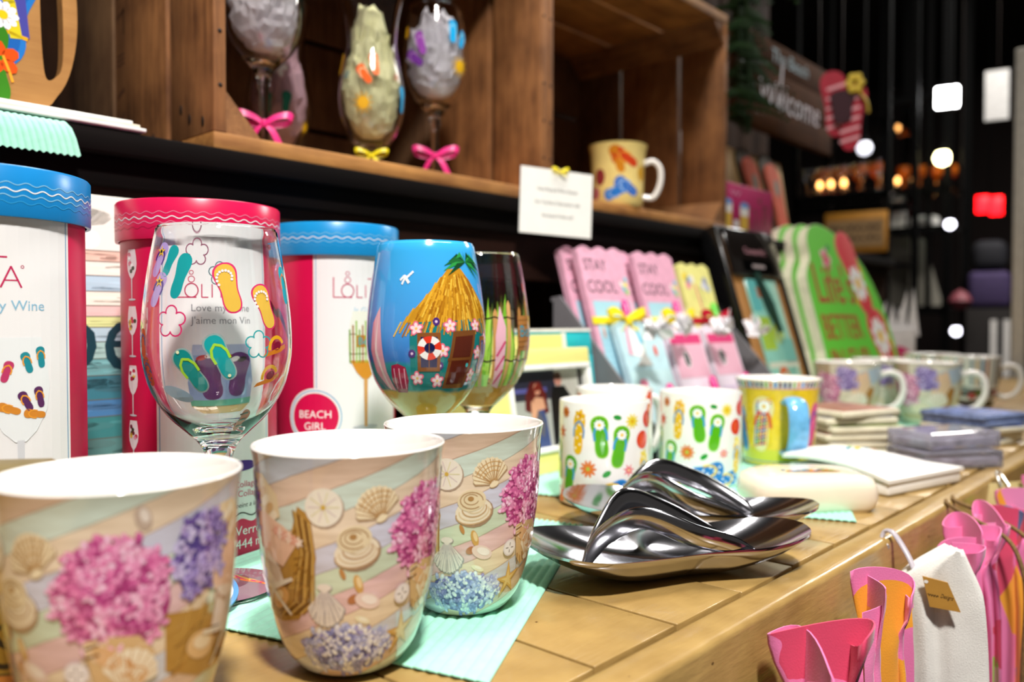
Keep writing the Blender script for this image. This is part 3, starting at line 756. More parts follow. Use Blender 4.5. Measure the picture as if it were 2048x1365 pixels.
# ============================================================= painted wine glasses on the counter
g_out = [(.0, .0), (.0368, 0), (.0375, .0009), (.0360, .0018), (.022, .0038), (.0085, .0085), (.0056, .016), (.0050, .04), (.0054, .066), (.0078, .084), (.0118, .0945), (.0195, .1025), (.0305, .1135), (.0400, .1290), (.0446, .1460), (.0457, .1600), (.0447, .180), (.0415, .2050), (.0369, .2305)]
g_in = [(.0369, .2305), (.0364, .2309), (.0358, .2305), (.0404, .205), (.0436, .180), (.0446, .160), (.0435, .1465), (.0388, .1302), (.0293, .1155), (.017, .1062), (.008, .1035), (0, .103)]
gs_out = [g_out[0]]+[tuple(p)[:2] for p in catmull([(r, z, 0) for r, z in g_out[1:]], 3)]
gs_in = [tuple(p)[:2] for p in catmull([(r, z, 0) for r, z in g_in], 3)]
bowl_rf = profr(gs_out[4:])
M_glass = clearglass()
BS = cyl_surf(bowl_rf, .0457)
# --- flip flop glass
t = thing('painted_wine_glass', 'clear wine glass painted with scattered colourful flip flops', 'wine glass', (.259, .494, .0016), face_cam(.259, .494), 'painted wine glasses on the counter')
lathe('glass', gs_out+gs_in[1:], M_glass, t, 96, 60)
A = Art()
def dg(d): return R(d)*45.7
A.sole(dg(2), 152, 28, 11, R(27), '17A2A6', 4, 'A6DA3C', None, '8FA9A8'); A.sole(dg(-20), 144, 28, 11, R(34), '128E8C', 4, 'A6DA3C', None, '8FA9A8')
A.ell(dg(8), 141, 1, 1, 'F0F4C8', 9); A.ell(dg(-29), 155, 1, 1, 'F0F4C8', 9)
A.sole(dg(8), 193, 29, 13, R(14), 'E2B84A', 4, None, None, 'D8306E'); A.sole(dg(37), 182, 27, 11.5, R(18), 'E2B84A', 4, None, None, 'D8306E')
for cx, cz, r0 in ((dg(8)-2.4, 200, R(14)), (dg(37)-2.6, 188, R(18))):
    for i in range(11):
        A.ell(cx+4.6*math.cos(PI/2+(i-5)*.42+r0), cz-4+7.4*math.sin(PI/2+(i-5)*.30+r0), .85, .85, 'F2E6EE', 9, 0, 8)
A.sole(dg(-29), 200, 28, 10, R(-16), '1B9DA2', 4); A.sole(dg(-40), 209, 20, 8, R(-22), '1B9DA2', 4)
def outline_flower(x, z, r, c, lay=5):
    for i in range(5):
        a = i*2*PI/5+.3; A.arc(x+r*.62*math.cos(a), z+r*.62*math.sin(a), r*.4, r*.4, a-1.9, a+1.9, r*.1, c, lay, 9)
outline_flower(dg(-35), 173, 9.4, 'D8306E'); outline_flower(dg(30), 159, 8.4, '2EA7AC')
for d, z in ((47, 156), (42, 138)):
    A.poly([(dg(d)-11, z-5), (dg(d)-9, z-2.5), (dg(d)+9, z+3), (dg(d)+10, z+.5), (dg(d)+4, z-2)], 'DE8426', 5)
    A.arc(dg(d)+1, z, 6.4, 7.5, R(15), R(165), 2.2, 'F0B428', 6, 12, .35); A.ell(dg(d)+1, z+2, 3.6, 2.6, '8A1C3A', 5, .3)
for d, z, r in ((-50, 192, -.4), (-52, 210, -.4)):
    A.sole(dg(d), z, 22, 9, r, 'B79AD6', 4, '4A2C86'); A.star(dg(d)+1, z+5, 4, 'F2C42E', 8, .3); A.ell(dg(d)+1, z+5, 1, 1, '222222', 9)
A.sole(dg(-68), 160, 18, 9, .1, 'C2682A', 4, '2A6A8A'); A.sole(dg(-63), 143, 18, 9, .2, 'C2682A', 4, '2A6A8A', '2A6A8A')
A.sole(dg(65), 196, 24, 9, .1, '2AA9B4', 4, 'E08A3A'); A.sole(dg(26), 112, 15, 8, -.5, 'C2502A', 4)
for i in range(3): A.line([(dg(22), 108+i*4), (dg(30), 109+i*4)], 1, '5A2A1A', 7)
A.ell(dg(-34), 130, 11, 4, 'A9C9E6', 4, -.3)
for d, c in ():
    A.ell(dg(d), 217, 8, 10, c, 4)
    for i in range(5): A.line([(dg(d)-5+i*2.5, 222), (dg(d)-4+i*2, 210)], .7, 'B8288A', 5)
outline_flower(dg(200), 220, 9, 'F29AC0'); outline_flower(dg(178), 206, 8, '9ACAD8')
A.sole(dg(130), 186, 26, 5, R(-40), 'B8305E', 4); A.sole(dg(110), 172, 26, 5, R(-40), 'B8305E', 4)
build_parts(A, 'painted_flip_flop', .6, BS, P_GLOSS, t, .004, .004, 8e-5)
fm = mat('mauve_painted_foot', '8C6B78', .25, var=.1)
A = Art()
A.ell(0, 0, 36.5, 36.5, '8C6B78', 0, 0, 48)
for i, c in enumerate(('E8C82E', 'C8286A', 'F08A2E')):
    A.line([(0+26*math.cos(a)+i*3.4-2, -9+13*math.sin(a)-i*3.0) for a in [R(20+k*14) for k in range(11)]], 3.2, c, 2)
ft = [(r, z) for r, z in gs_out if z < .01]
def foot_surf(u, v, h):
    r = math.hypot(u, v); z = .0022+(.0375-r)/.0375*.004 if r > .008 else .0075
    return (u, v, z+h+.0004)
A.build('painted_foot', foot_surf, P_GLOSS, t, .006, .006)
# --- beach hut glass: painted all over
def beach_paint():
    m, nt, b = newmat('painted_sky_sea_sand'); sock(b, 'Roughness', .15); sock(b, 'Coat Weight', .5)
    N = nt.nodes.new; L = nt.links.new
    tc = N('ShaderNodeTexCoord'); sp = N('ShaderNodeSeparateXYZ'); L(tc.outputs['Object'], sp.inputs[0])
    nz = N('ShaderNodeTexNoise'); nz.inputs['Scale'].default_value = 45; L(tc.outputs['Object'], nz.inputs['Vector'])
    ma = N('ShaderNodeMath'); ma.operation = 'MULTIPLY_ADD'; ma.inputs[1].default_value = .008; L(nz.outputs['Fac'], ma.inputs[0]); L(sp.outputs['Z'], ma.inputs[2])
    mr = N('ShaderNodeMapRange'); mr.inputs[1].default_value = .09; mr.inputs[2].default_value = .24; L(ma.outputs[0], mr.inputs[0])
    r = N('ShaderNodeValToRGB'); e = r.color_ramp.elements
    e[0].position = 0; e[0].color = (*lin('C08A30'), 1)
    e[1].position = 1; e[1].color = (*lin('38B0F0'), 1)
    for p, c in ((.1, 'DCA848'), (.235, 'D2A64A'), (.25, '1D7F86'), (.37, '22929A'), (.39, '3678C8'), (.55, '4A9AE4')):
        x = e.new(p); x.color = (*lin(c), 1)
    L(mr.outputs[0], r.inputs[0]); L(r.outputs[0], b.inputs['Base Color'])
    return m
t = thing('painted_wine_glass', 'wine glass painted all over with a thatched beach hut and blue sky', 'wine glass', (.420, .476, .0016), face_cam(.42, .476), 'painted wine glasses on the counter')
ko = [p for p in gs_out if p[1] > .09]; lo = [p for p in gs_out if p[1] <= .0945]
lathe('painted_bowl', ko+gs_in[1:], beach_paint(), t, 96, 60)
lathe('stem_and_foot', lo, mat('sand_painted_glass', 'C99A48', .2), t, 64, 60)
A = Art()
A.rect(dg(-15), 126, dg(70), 178, '1B7F80', 1)
g = random.Random(3)
A.poly([(dg(-22), 172), (dg(22), 211), (dg(38), 212), (dg(80), 176)], 'C98F22', 2)
for i in range(300):
    tt = g.random(); ax = dg(22+16*tt); bx = dg(-24+108*tt)
    v = .1+.9*g.random(); xx = ax+(bx-ax)*v; zz = 212-40*v
    dx = (bx-ax)*.16; A.line([(xx, zz), (xx+dx, zz-8-g.random()*3)], 1.1, g.choice(['E0A62C', 'B87C18', 'F0C248', 'A86A14', 'D49A26']), 3+int(g.random()*3))
for (d, z) in ((-9, 168), (22, 170), (52, 170), (-9, 132), (11, 130), (15, 152), (56, 150), (50, 133), (70, 160)):
    A.petals(dg(d), z, 5.6, 5, 'F0708E', 6, .36, .4); A.petals(dg(d), z, 4.4, 5, 'FBDCE4', 7, .3, .4); A.ell(dg(d), z, 1, 1, 'F2C46A', 8)
for (d, z) in ((9, 173), (-13, 150), (13, 141), (60, 140)):
    A.ell(dg(d), z, 2.6, 3, '4A2A7A', 6); A.ell(dg(d), z, 1, 1, 'E6C8E8', 7)
A.rect(dg(-8), 137, dg(13), 165, '8A5226', 8); A.rect(dg(-5), 140, dg(10), 162, '141C4E', 9); A.rect(dg(2.2), 140, dg(3), 162, '8A5226', 10)
for i in range(8):
    a0 = i*PI/4-.2; c = 'F4F2F0' if i % 2 else 'E23A22'
    pts = [(dg(3)+8.6*math.cos(a0+k*PI/16), 154+8.6*math.sin(a0+k*PI/16)) for k in range(5)]+[(dg(3)+3.8*math.cos(a0+(4-k)*PI/16), 154+3.8*math.sin(a0+(4-k)*PI/16)) for k in range(5)]
    A.poly(pts, c, 12)
A.poly([(dg(17), 124), (dg(44), 124), (dg(52), 167), (dg(25), 166)], '7A4A22', 8); A.poly([(dg(20.5), 127), (dg(41), 127), (dg(48), 163), (dg(27.5), 162)], '5A2416', 9)
A.poly([(dg(20), 144.5), (dg(47), 145), (dg(47), 147), (dg(20), 146.5)], '7A4A22', 10); A.ell(dg(42), 141, 1.3, 1.6, '3AC0C0', 11)
A.rect(dg(59), 134, dg(70), 162, '9A5A2A', 8); A.rect(dg(62), 137, dg(68), 159, '2A3A7A', 9)
A.poly([(dg(-48), 184), (dg(-45), 160), (dg(-42), 136), (dg(-36), 122), (dg(-46), 124), (dg(-58), 136), (dg(-62), 152), (dg(-58), 172)], 'EBA4B4', 5)
A.poly([(dg(-49), 182), (dg(-52), 152), (dg(-42), 123), (dg(-44), 123), (dg(-55), 150)], 'F4D4D4', 6)
A.poly([(dg(-37), 130), (dg(-35), 141), (dg(-28), 142.5), (dg(-20), 140), (dg(-18), 130), (dg(-22), 121), (dg(-34), 121)], 'A81C44', 6)
for d in (-33, -27.5, -22): A.line([(dg(d), 124), (dg(d+.6), 139)], .9, 'F0A8C0', 7)
A.line([(dg(-26), 203), (dg(-22), 206), (dg(-19), 205), (dg(-13), 209)], 1.7, 'F0F4F8', 5); A.line([(dg(-22), 206), (dg(-17), 201)], 2.2, 'F0F4F8', 5); A.line([(dg(-21), 205), (dg(-24), 200)], 1.6, 'F0F4F8', 5)
for i in range(12):
    a = -.9+i*.42; A.poly([(dg(46), 217), (dg(46)+10*math.cos(a)-1, 217+6*math.sin(a)+2), (dg(46)+23*math.cos(a), 214+9*math.sin(a)-3), (dg(46)+10*math.cos(a), 217+6*math.sin(a)-1.6)], ['1F6A34', '2E9A48', '144A28'][i % 3], 6+i % 2)
A.build('painted_beach_hut', BS, P_GLOSS, t, .004, .004, 5e-5)
# --- fence glass
t = thing('painted_wine_glass', 'clear wine glass painted with green beach grass and a picket fence', 'wine glass', (.513, .513, .0016), face_cam(.513, .513), 'painted wine glasses on the counter')
lathe('glass', gs_out+gs_in[1:], M_glass, t, 96, 60)
A = Art(); g = random.Random(8)
A.poly([(-144, 100), (144, 100)]+[(144-288*i/60, 119+2*math.sin(i)) for i in range(61)], 'C98A3C', 1)
for i in range(170):
    d = g.uniform(-180, 180); z = 118; h = g.uniform(30, 82); sw = g.uniform(-8, 8)
    A.poly([(dg(d)-2, z), (dg(d)+sw*.4-1.7, z+h*.6), (dg(d)+sw, z+h), (dg(d)+sw*.4+1.7, z+h*.6), (dg(d)+2, z)], g.choice(['96D03A', '6CB02E', 'B4DC5A', '84BC3A']), 2+i % 3)
for i in range(22):
    d = -178+i*16.4; A.poly([(dg(d)-2, 116), (dg(d)-2, 180+(i*7) % 12), (dg(d), 184+(i*7) % 12), (dg(d)+2, 180+(i*7) % 12), (dg(d)+2, 116)], ['CC9658', 'DCAA6C', 'BA8448'][i % 3], 6)
for z in (140, 176): A.line([(dg(-178+i*4), z+.8*math.sin(i*1.7)) for i in range(90)], 1.2, '2a1c12', 8)
A.rect(dg(48), 148, dg(92), 178, 'B87E44', 9)
for i in range(6): A.line([(dg(48), 151+i*4.6), (dg(92), 152+i*4.6)], .7, '8A5A2A', 10)
A.text('Beach', dg(52), 160, 14, '2AA6BE', 11)
A.poly([(dg(20), 118), (dg(30), 116), (dg(31), 168), (dg(24), 186), (dg(19), 160)], 'F0B8C8', 9)
for i in range(3): A.line([(dg(21), 120+i*12), (dg(30), 132+i*12)], 2, 'D84A7A', 10)
A.star(dg(-6), 86, 9, 'D8562A', 3, .4, .32)
A.build('painted_beach_fence', BS, P_GLOSS, t, .004, .004, 5e-5)

# coaster tag and khaki tin
t = thing('oval_swing_tag', 'small white oval swing tag with blue rim lying by the glass foot', 'tag', (.222, .452, .0025), face_cam(.222, .452))
bm = prismbm([(.024*math.cos(2*PI*i/40), .017+.017*math.sin(2*PI*i/40)) for i in range(40)], 0, .0016)
o = obj('tag_card', bm, mat('tag_blue_card', '2F7FC4', .4), t); o.rotation_euler = (R(-52), 0, 0)
A = Art(); A.ell(0, 17, 21, 14.6, 'F4F0F4', 0, 0, 36); A.text('LOLITA', 0, 14, 7.6, 'C8205A', 1, 'C'); A.text('Love my wine', 0, 8.5, 3.6, '8CC0DC', 1, 'C')
p = A.build('printed_face', flat_surf(0), P_SATIN, t, 0, 0); p.rotation_euler = (R(-52), 0, 0)
t = thing('lettered_gift_tin', 'khaki and gold lettered gift tin with dark base behind the pink hydrangea mug', 'tin', (.092, .452, 0), R(-38))
box('tin_body', (-.052, .052, -.02, .02, .010, .108), mat('khaki_tin', '6E5E30', .4), t, .003)
box('tin_base', (-.054, .054, -.022, .022, 0, .0102), mat('dark_tin_base', '1d2024', .4), t, .002)
A = Art(); A.rect(-50, 60, 50, 76, 'E6DEB8', 0); A.rect(-50, 18, 50, 58, 'B08A2A', 0); A.rect(-50, 11, 50, 17, 'D98A3A', 0)
A.text('d', 46, 63, 14, '1a1410', 1, 'R'); A.text('S', 48, 20, 30, '2a1c10', 1, 'R')
A.build('printed_front', flat_surf(-.02), P_SATIN, t, 0, 0)

# ============================================================= flip flop trays in polished metal
M_metal = mat('polished_aluminium', 'B4B4BA', .15, 1, var=.03, scale=20)
def flip_flop_tray(label, x, y, rz, mirror=1):
    t = thing('flip_flop_tray', label, 'tray', (x, y, 0), rz, 'polished flip flop trays')
    L, W = .208, .098
    out = sole_pts(L, W, 3); out = [(px*1.0, pz-L/2) for px, pz in out]
    bm = bmesh.new(); rho = [0, .15, .3, .45, .6, .74, .86, .95, 1.0]; top = []; bot = []
    for k, r in enumerate(rho):
        a = []; b = []
        for (px, py) in out:
            q = py/(L/2); rim = .0205+.007*abs(q)**2.2
            zz = .0042+(rim-.0042)*r**2.6; sh = .62+.38*r**.8
            a.append(bm.verts.new((px*r, py*r, zz+.0018)))
            b.append(bm.verts.new((px*r*(.9+.1*r), py*r*(.9+.1*r), max(0, zz-.0042*(1-r**6)))))
        top.append(a); bot.append(b)
    n = len(out)
    for G in (top, bot):
        bmesh.ops.remove_doubles(bm, verts=G[0], dist=1e-7)
        G[0] = None
    c = [v for v in bm.verts if v.is_valid and abs(v.co.x) < 1e-7 and abs(v.co.y) < 1e-7]
    ct = max(c, key=lambda v: v.co.z); cb = min(c, key=lambda v: v.co.z)
    for G, cc in ((top, ct), (bot, cb)):
        for i in range(n):
            j = (i+1) % n
            bm.faces.new((cc, G[1][i], G[1][j]))
            for k in range(1, len(rho)-1): bm.faces.new((G[k][i], G[k+1][i], G[k+1][j], G[k][j]))
    for i in range(n):
        j = (i+1) % n; bm.faces.new((top[-1][i], bot[-1][i], bot[-1][j], top[-1][j]))
    autosmooth(obj('sole_dish', bm, M_metal, t), 50)
    for sd, hgt in ((-1, .040), (1, .044)):
        path = catmull([(0, .062, .004), (sd*.001, .056, .018), (sd*.006, .046, .032), (sd*.019, .026, hgt+.004), (sd*.033, -.004, hgt-.006), (sd*.033, -.030, .026), (sd*.025, -.054, .013)], 6)
        N = len(path); rad = []
        for i in range(N):
            u = i/(N-1); rad.append(.0036+.0048*math.sin(PI*min(1, max(0, (u-.1)/.95)))**.8)
        rad[-1] = .0018; rad[-2] = .0032
        sweep('strap', path, rad, M_metal, t, 14, .42, (sd*.9, .1, .5))
    return t
flip_flop_tray('polished metal flip flop tray nearest the tan counter edge', .490, .303, math.atan2(.567, -.823)-PI/2)
flip_flop_tray('polished metal flip flop tray in front of the white flip flop mugs', .597, .352, math.atan2(.89, -.456)-PI/2)

# ============================================================= white mugs with flip flop print
M_white = mat('white_glazed_china', 'F6F5F2', .1, var=.01, coat=.5)
def D4(d): return R(d)*43.5
def ff_art():
    A = Art(); GR, YE, BL = '58B318', 'F2C018', '3FA0DC'
    for k in (0, 170):
        o = lambda d: D4(d+k)
        A.petals(o(-55), 88, 6, 9, 'D9701F', 1, .2); A.ell(o(-55), 88, 1.5, 1.5, 'B03A1A', 2)
        A.sole(o(-33), 69, 39, 13, R(-4), YE, 1, '5E9AD0', 'FFF6D8'); A.petals(o(-31), 86, 6, 5, YE, 3, .34); A.ell(o(-31), 86, 1.6, 1.6, 'E08A1A', 4)
        A.sole(o(-4.5), 67, 37, 14.5, R(6), GR, 2, BL, None, '8CCF3A', 'FFFFFF')
        A.sole(o(19), 58, 37, 14, R(-10), GR, 2, BL, None, '8CCF3A', 'FFFFFF')
        A.ell(o(16), 85, 4, 2.3, '2E9A3C', 1, -.2); A.petals(o(36), 81, 7.5, 10, 'F2DC3C', 1, .15); A.ell(o(36), 81, 1.8, 1.8, 'E9B51E', 2)
        for dx, z, r in ((66, 82, 8.5), (54, 63, 8.5), (72, 90, 6)):
            A.ell(o(dx), z, r, r, 'E8401C', 1, 0, 22); A.ell(o(dx)-r*.2, z+r*.1, r*.5, r*.6, 'F0562A', 2)
        A.star(o(-64), 69, 8, 'D8563E', 1, .3, .4, 7); A.star(o(31), 36, 6.5, 'E86A78', 1, .2, .4, 7); A.ell(o(31), 36, 1.5, 1.5, 'F6C8A0', 2)
        A.sole(o(-75), 42, 36, 13, R(3), '3C9A28', 2, BL, None, '6CB838', 'FFFFFF'); A.sole(o(-48), 29, 36, 14, R(-8), '4CA822', 2, BL, None, '6CB838', 'FFFFFF')
        A.petals(o(-20), 37, 8.5, 10, 'E0762A', 1, .17); A.ell(o(-20), 37, 1.8, 1.8, 'A8C84A', 2)
        A.ell(o(3), 33, 4.4, 2.6, '2E9A3C', 1, .6); A.ell(o(-32), 18, 4.6, 2.4, '2E9A3C', 1, -1)
        A.sole(o(56), 32, 36, 13, R(-6), YE, 2, '7FB0DC', 'FFF6D8'); A.petals(o(57), 48, 6, 5, 'F2DC3C', 3, .34)
        A.sole(o(7), 18, 35, 14, R(-80), '1F74C4', 2, 'F0C83C', 'EAF4FA', '3F96DC')
        A.sole(o(34), 9, 33, 13, R(-82), '1F74C4', 2, 'F0C83C', 'EAF4FA', '3F96DC'); A.ell(o(-70), 9, 8, 8, 'E8401C', 1); A.petals(o(-34), 5, 5, 8, 'F2C83C', 1, .2); A.ell(o(20), 5, 3, 2, '2E9A3C', 1)
    return A
t = thing('flip_flop_print_mug', 'x', 'mug', group='white flip flop print mugs')
lathe('mug_body', [(0, .001), (.036, .001), (.038, 0), (.0415, 0), (.0428, .001), (.0435, .003), (.0435, .0965), (.0430, .098), (.0420, .098), (.0412, .0965), (.0408, .01), (.038, .006), (0, .005)], M_white, t, 80, 50)
ff_art().build('printed_flip_flops', cyl_surf(lambda z: .0435, .0435), P_GLOSS, t, .004, 0)
hp = catmull([(0, .042, .080), (0, .058, .084), (0, .071, .074), (0, .074, .052), (0, .068, .030), (0, .055, .021), (0, .042, .024)], 5)
sweep('handle', hp, .0050, M_white, t, 10, 1.2, (1, 0, 0))
for i, (x, y, rot, hr, lab) in enumerate(((.642, .469, 0, -36, 'white flip flop print mug behind the silver tray, beside the photo frame'), (.790, .449, 2, -20, 'white flip flop print mug beside the yellow mug'), (.766, .546, -8, -40, 'white flip flop print mug tucked behind another at the notepad display'))):
    o = t if i == 0 else copy_tree(t)
    o['label'] = lab; o.location = (x, y, .0016); o.rotation_euler.z = face_cam(x, y)+R(rot)
    [c for c in o.children if c.name.startswith('handle')][0].rotation_euler.z = R(hr)

# ============================================================= yellow mug with checked rim
t = thing('yellow_flip_flop_mug', 'yellow mug with checked rim, plaid flip flop print and blue handle', 'mug', (.9515, .435, .0016), face_cam(.9515, .435))
yp = [(0, .001), (.034, 0), (.0365, .0), (.0385, .003), (.0400, .008), (.0420, .02), (.0438, .04), (.0450, .06), (.0462, .08), (.0480, .094), (.0508, .104)]
yo = yp[:3]+[tuple(p)[:2] for p in catmull([(r, z, 0) for r, z in yp[3:]], 3)]
M_yel = mat('yellow_glaze', 'EDC92A', .12, var=.12, scale=150, coat=.5)
lathe('mug_body', yo, M_yel, t, 80, 60)
lathe('white_interior', [(.0508, .104), (.0505, .1047), (.0492, .1043), (.0465, .094), (.044, .07), (.041, .03), (.034, .008), (0, .006)], M_por, t, 80, 80)
A = Art(); D5 = lambda d: R(d)*46
A.rect(D5(-179), 95, D5(179), 103.4, 'F0EEE2', 0)
for i in range(58):
    c = ['1D2A6A', '2a2a2a', '8CB62C', 'E07A2A', '3F7FD0', '7A1E4A'][i % 6]; A.rect(D5(-179+i*6.2), 95.6, D5(-175.4+i*6.2), 102.2, c, 1)
A.rect(D5(-179), 93.6, D5(179), 95.2, 'E8A0A0', 1)
for k in (0, 180):
    o = lambda d: D5(d+k)
    A.sole(o(-24), 52, 62, 22, R(-6), 'F2E6B0', 2, None, None, 'EDE0A0')
    sp = [(o(-24)+(p[0]*math.cos(R(-6))-(p[1]-31)*math.sin(R(-6))), 52+(p[0]*math.sin(R(-6))+(p[1]-31)*math.cos(R(-6)))) for p in sole_pts(62, 22)]
    for i in range(15):
        z = 24+i*4; c = ['3F7FD0', 'D83A3A', '58A83A', '7A3A8A', 'F0A02A'][i % 5]
        h = 9.4 if 70 < z else (7.5 if z < 45 else 8.4)
        if 24 < z < 82: A.line([(o(-24)-h+(z-52)*.1, z-2), (o(-24)+h+(z-52)*.1, z+2)], 2.0, c, 4)
    for i in range(5): A.line([(o(-24)-7+i*3.5-3, 27), (o(-24)-7.5+i*3.6+3, 79)], 1.5, ['3F7FD0', '58A83A', 'D83A3A', '3a3a9a', 'F0A02A'][i], 4)
    A.line([(o(-36), 50), (o(-33), 60), (o(-22), 70), (o(-12), 62), (o(-10), 48)], 3.4, 'E2562A', 6); A.daisy(o(-20), 73, 8, 'FFFFFF', 'F0C020', 7)
    A.sole(o(-64), 45, 56, 20, R(10), '3F8FD0', 2, 'B86A2A'); A.sole(o(62), 50, 56, 20, R(-12), 'E0508A', 2, '5A3AA0'); A.petals(o(48), 30, 12, 6, 'E0502A', 2, .3); A.petals(o(78), 66, 10, 6, '58A83A', 2, .3)
A.rect(D5(-179), 1.5, D5(179), 8, '2E7FC4', 1); A.rect(D5(-179), 8, D5(179), 22, 'D9D028', 0)
A.build('printed_pattern', cyl_surf(profr(yo[2:]), .046), P_GLOSS, t, .004, .008)
hp = catmull([(0, -.043, .078), (0, -.056, .083), (0, -.072, .078), (0, -.079, .058), (0, -.075, .036), (0, -.060, .020), (0, -.042, .020)], 5)
o = sweep('handle', hp, .0115, mat('blue_wave_glaze', '6FB2E2', .15, var=.2, scale=90, coat=.4), t, 12, .34, (0, 0, 1)); o.rotation_euler.z = R(17)

# ============================================================= straight sided seashell and striped mugs
def wide_mug(labels, spots, artf, bodym, name, group):
    t = thing(name, 'x', 'mug', group=group)
    lathe('mug_body', [(0, .001), (.031, 0), (.034, .001), (.0385, .008), (.044, .024), (.049, .05), (.0525, .08), (.0545, .1045)], bodym, t, 64, 60)
    lathe('white_interior', [(.0545, .1045), (.0538, .1052), (.0525, .1045), (.050, .08), (.045, .04), (.034, .01), (0, .007)], M_por, t, 64, 80)
    rf = profr([(.034, .001), (.0385, .008), (.044, .024), (.049, .05), (.0525, .08), (.0545, .1045)])
    artf().build('printed_pattern', cyl_surf(rf, .05), P_GLOSS, t, .006, .01)
    hp = catmull([(.050, 0, .082), (.066, 0, .088), (.082, 0, .080), (.086, 0, .056), (.076, 0, .034), (.058, 0, .026), (.043, 0, .032)], 5)
    sweep('handle', hp, .0052, M_por, t, 10, .8, (0, 1, 0))
    for i, ((x, y, rot), lab) in enumerate(zip(spots, labels)):
        o = t if i == 0 else copy_tree(t)
        o['label'] = lab; o.location = (x, y, .0016); o.rotation_euler.z = face_cam(x, y)+R(rot)
def wide_art():
    A = Art(); d = lambda a: R(a)*50
    for k in (0, 180):
        A.rect(d(-90+k), 4, d(90+k), 30, 'C9B48E', 0); A.rect(d(-90+k), 78, d(-30+k), 104, 'BFA98E', 0); A.poly([(d(20+k), 60), (d(80+k), 80), (d(80+k), 104), (d(20+k), 90)], 'B9C8D8', 0)
        A.bloom(d(-38+k), 62, 24, 26, ['C06A98', 'D888B0', 'E5A2C2', 'F0BCD4'], 'B8608C', 80, 5, 2, 3)
        A.bloom(d(0+k), 78, 16, 20, ['7A66A8', '9886C2', 'B4A6D6'], '6C5A9C', 50, 5, 2, 4)
        A.poly([(d(10+k), 82), (d(34+k), 92), (d(44+k), 70), (d(30+k), 44), (d(8+k), 52)], 'EAC7A4', 3); A.poly([(d(14+k), 30), (d(50+k), 34), (d(54+k), 62), (d(44+k), 66)], 'B07A3A', 3)
        A.fan(d(20+k), 30, 26, R(90), 'F3E9DA', 'C9B49A', 5, 8, 2.2); A.ell(d(-12+k), 30, 16, 9, 'EADBC0', 4); A.ell(d(66+k), 40, 10, 12, 'D9C49A', 3)
    return A
M_past = mat('pastel_plank_glaze_pale', 'D9D2BE', .15, var=.25, scale=35, coat=.4, stretch=(1, 1, 3))
wide_mug(['straight sided seashell mug with its handle reaching past the plaid coasters', 'straight sided seashell mug behind the coaster stack', 'straight sided seashell mug at the foot of the green sign'],
         [(1.49, .419, 0), (1.405, .520, 0), (1.555, .512, 0)], wide_art, M_past, 'wide_seashell_mug', 'straight sided seashell mugs')
def stripe_art():
    A = Art(); d = lambda a: R(a)*50
    for i in range(36): A.rect(d(-180+i*10), 50, d(-174+i*10), 100, ['4A7A9C', 'B86A2A', 'E8E4DA', '8A9AA0', 'C8A87A'][i % 5], 0)
    A.rect(d(-179), 8, d(179), 44, '2a2622', 0)
    for i in range(24): A.ell(d(-176+i*15), 30+6*(i % 3), 8, 7, ['B8302A', '5A6A3A', 'C86A2A', '8A8A8A'][i % 4], 1)
    return A
wide_mug(['striped mug with dark band and white handle near the far counter end', 'striped mug with dark band behind the seashell mugs'], [(1.79, .425, 0), (1.862, .515, 0)], stripe_art, M_por, 'striped_mug', 'striped mugs')

# ============================================================= small stock on the counter
M_stone = mat('cream_stone_edge', 'DDD6BE', .6, var=.08)
cm = [mat('coaster_face_'+c, c, .4, var=.3, scale=50) for c in ('7A8A3A', '8A8A8E', '9A6A5A')]
for i in range(6):
    t = thing('stone_coaster', ['lowest', 'second lowest', 'third lowest', 'third highest', 'second highest', 'topmost'][i]+' square coaster of the cream stone stack', 'coaster', (1.115+rnd.uniform(-.006, .006), .418+rnd.uniform(-.006, .006), .0+i*.0102), R(-30+rnd.uniform(-9, 9)), 'cream stone coasters in a stack')
    box('stone_slab', (-.052, .052, -.052, .052, 0, .0085), M_stone, t, .0022)
    box('printed_face', (-.049, .049, -.049, .049, .0083, .0090), cm[i % 3], t, .0006)
    box('cork_back', (-.046, .046, -.046, .046, -.0017, .0002), mat('dark_cork', '5a4630', .9), t)
M_acr = mat('clear_acrylic', 'E6E4F0', .05, trans=.85, var=.02)
for i, (dx, dy, rz) in enumerate(((0, 0, -34), (.012, .004, -28))):
    t = thing('acrylic_magnet_case', ('lower', 'upper')[i]+' of two clear acrylic cases stacked by the white pack', 'case', (1.088+dx, .286+dy, i*.0215), R(rz), 'clear acrylic cases')
    bm = boxbm(-.055, .055, -.034, .034, 0, .021, .002); obj('case_shell', bm, M_acr, t)
    box('printed_insert', (-.050, .050, -.029, .029, .004, .0125), mat('grey_violet_insert', 'AEACB8', .5, var=.4, scale=60), t, .001)
M_plaid = mat('plaid_coaster_print', '5A6A9C', .5, var=.7, scale=70)
for i in range(5):
    t = thing('plaid_coaster', ['lowest', 'second', 'middle', 'fourth', 'topmost'][i]+' coaster of the blue plaid coaster pile', 'coaster', (1.335+rnd.uniform(-.005, .005), .315+rnd.uniform(-.005, .005), i*.0088), R(-20+rnd.uniform(-12, 12)), 'blue plaid coasters in a pile')
    box('coaster_slab', (-.05, .05, -.05, .05, 0, .0075), M_stone if i < 3 else mat('blue_plaid_edge', '7080A8', .6, var=.5, scale=120), t, .002)
    box('printed_face', (-.048, .048, -.048, .048, .0074, .0086), M_plaid, t, .0005)
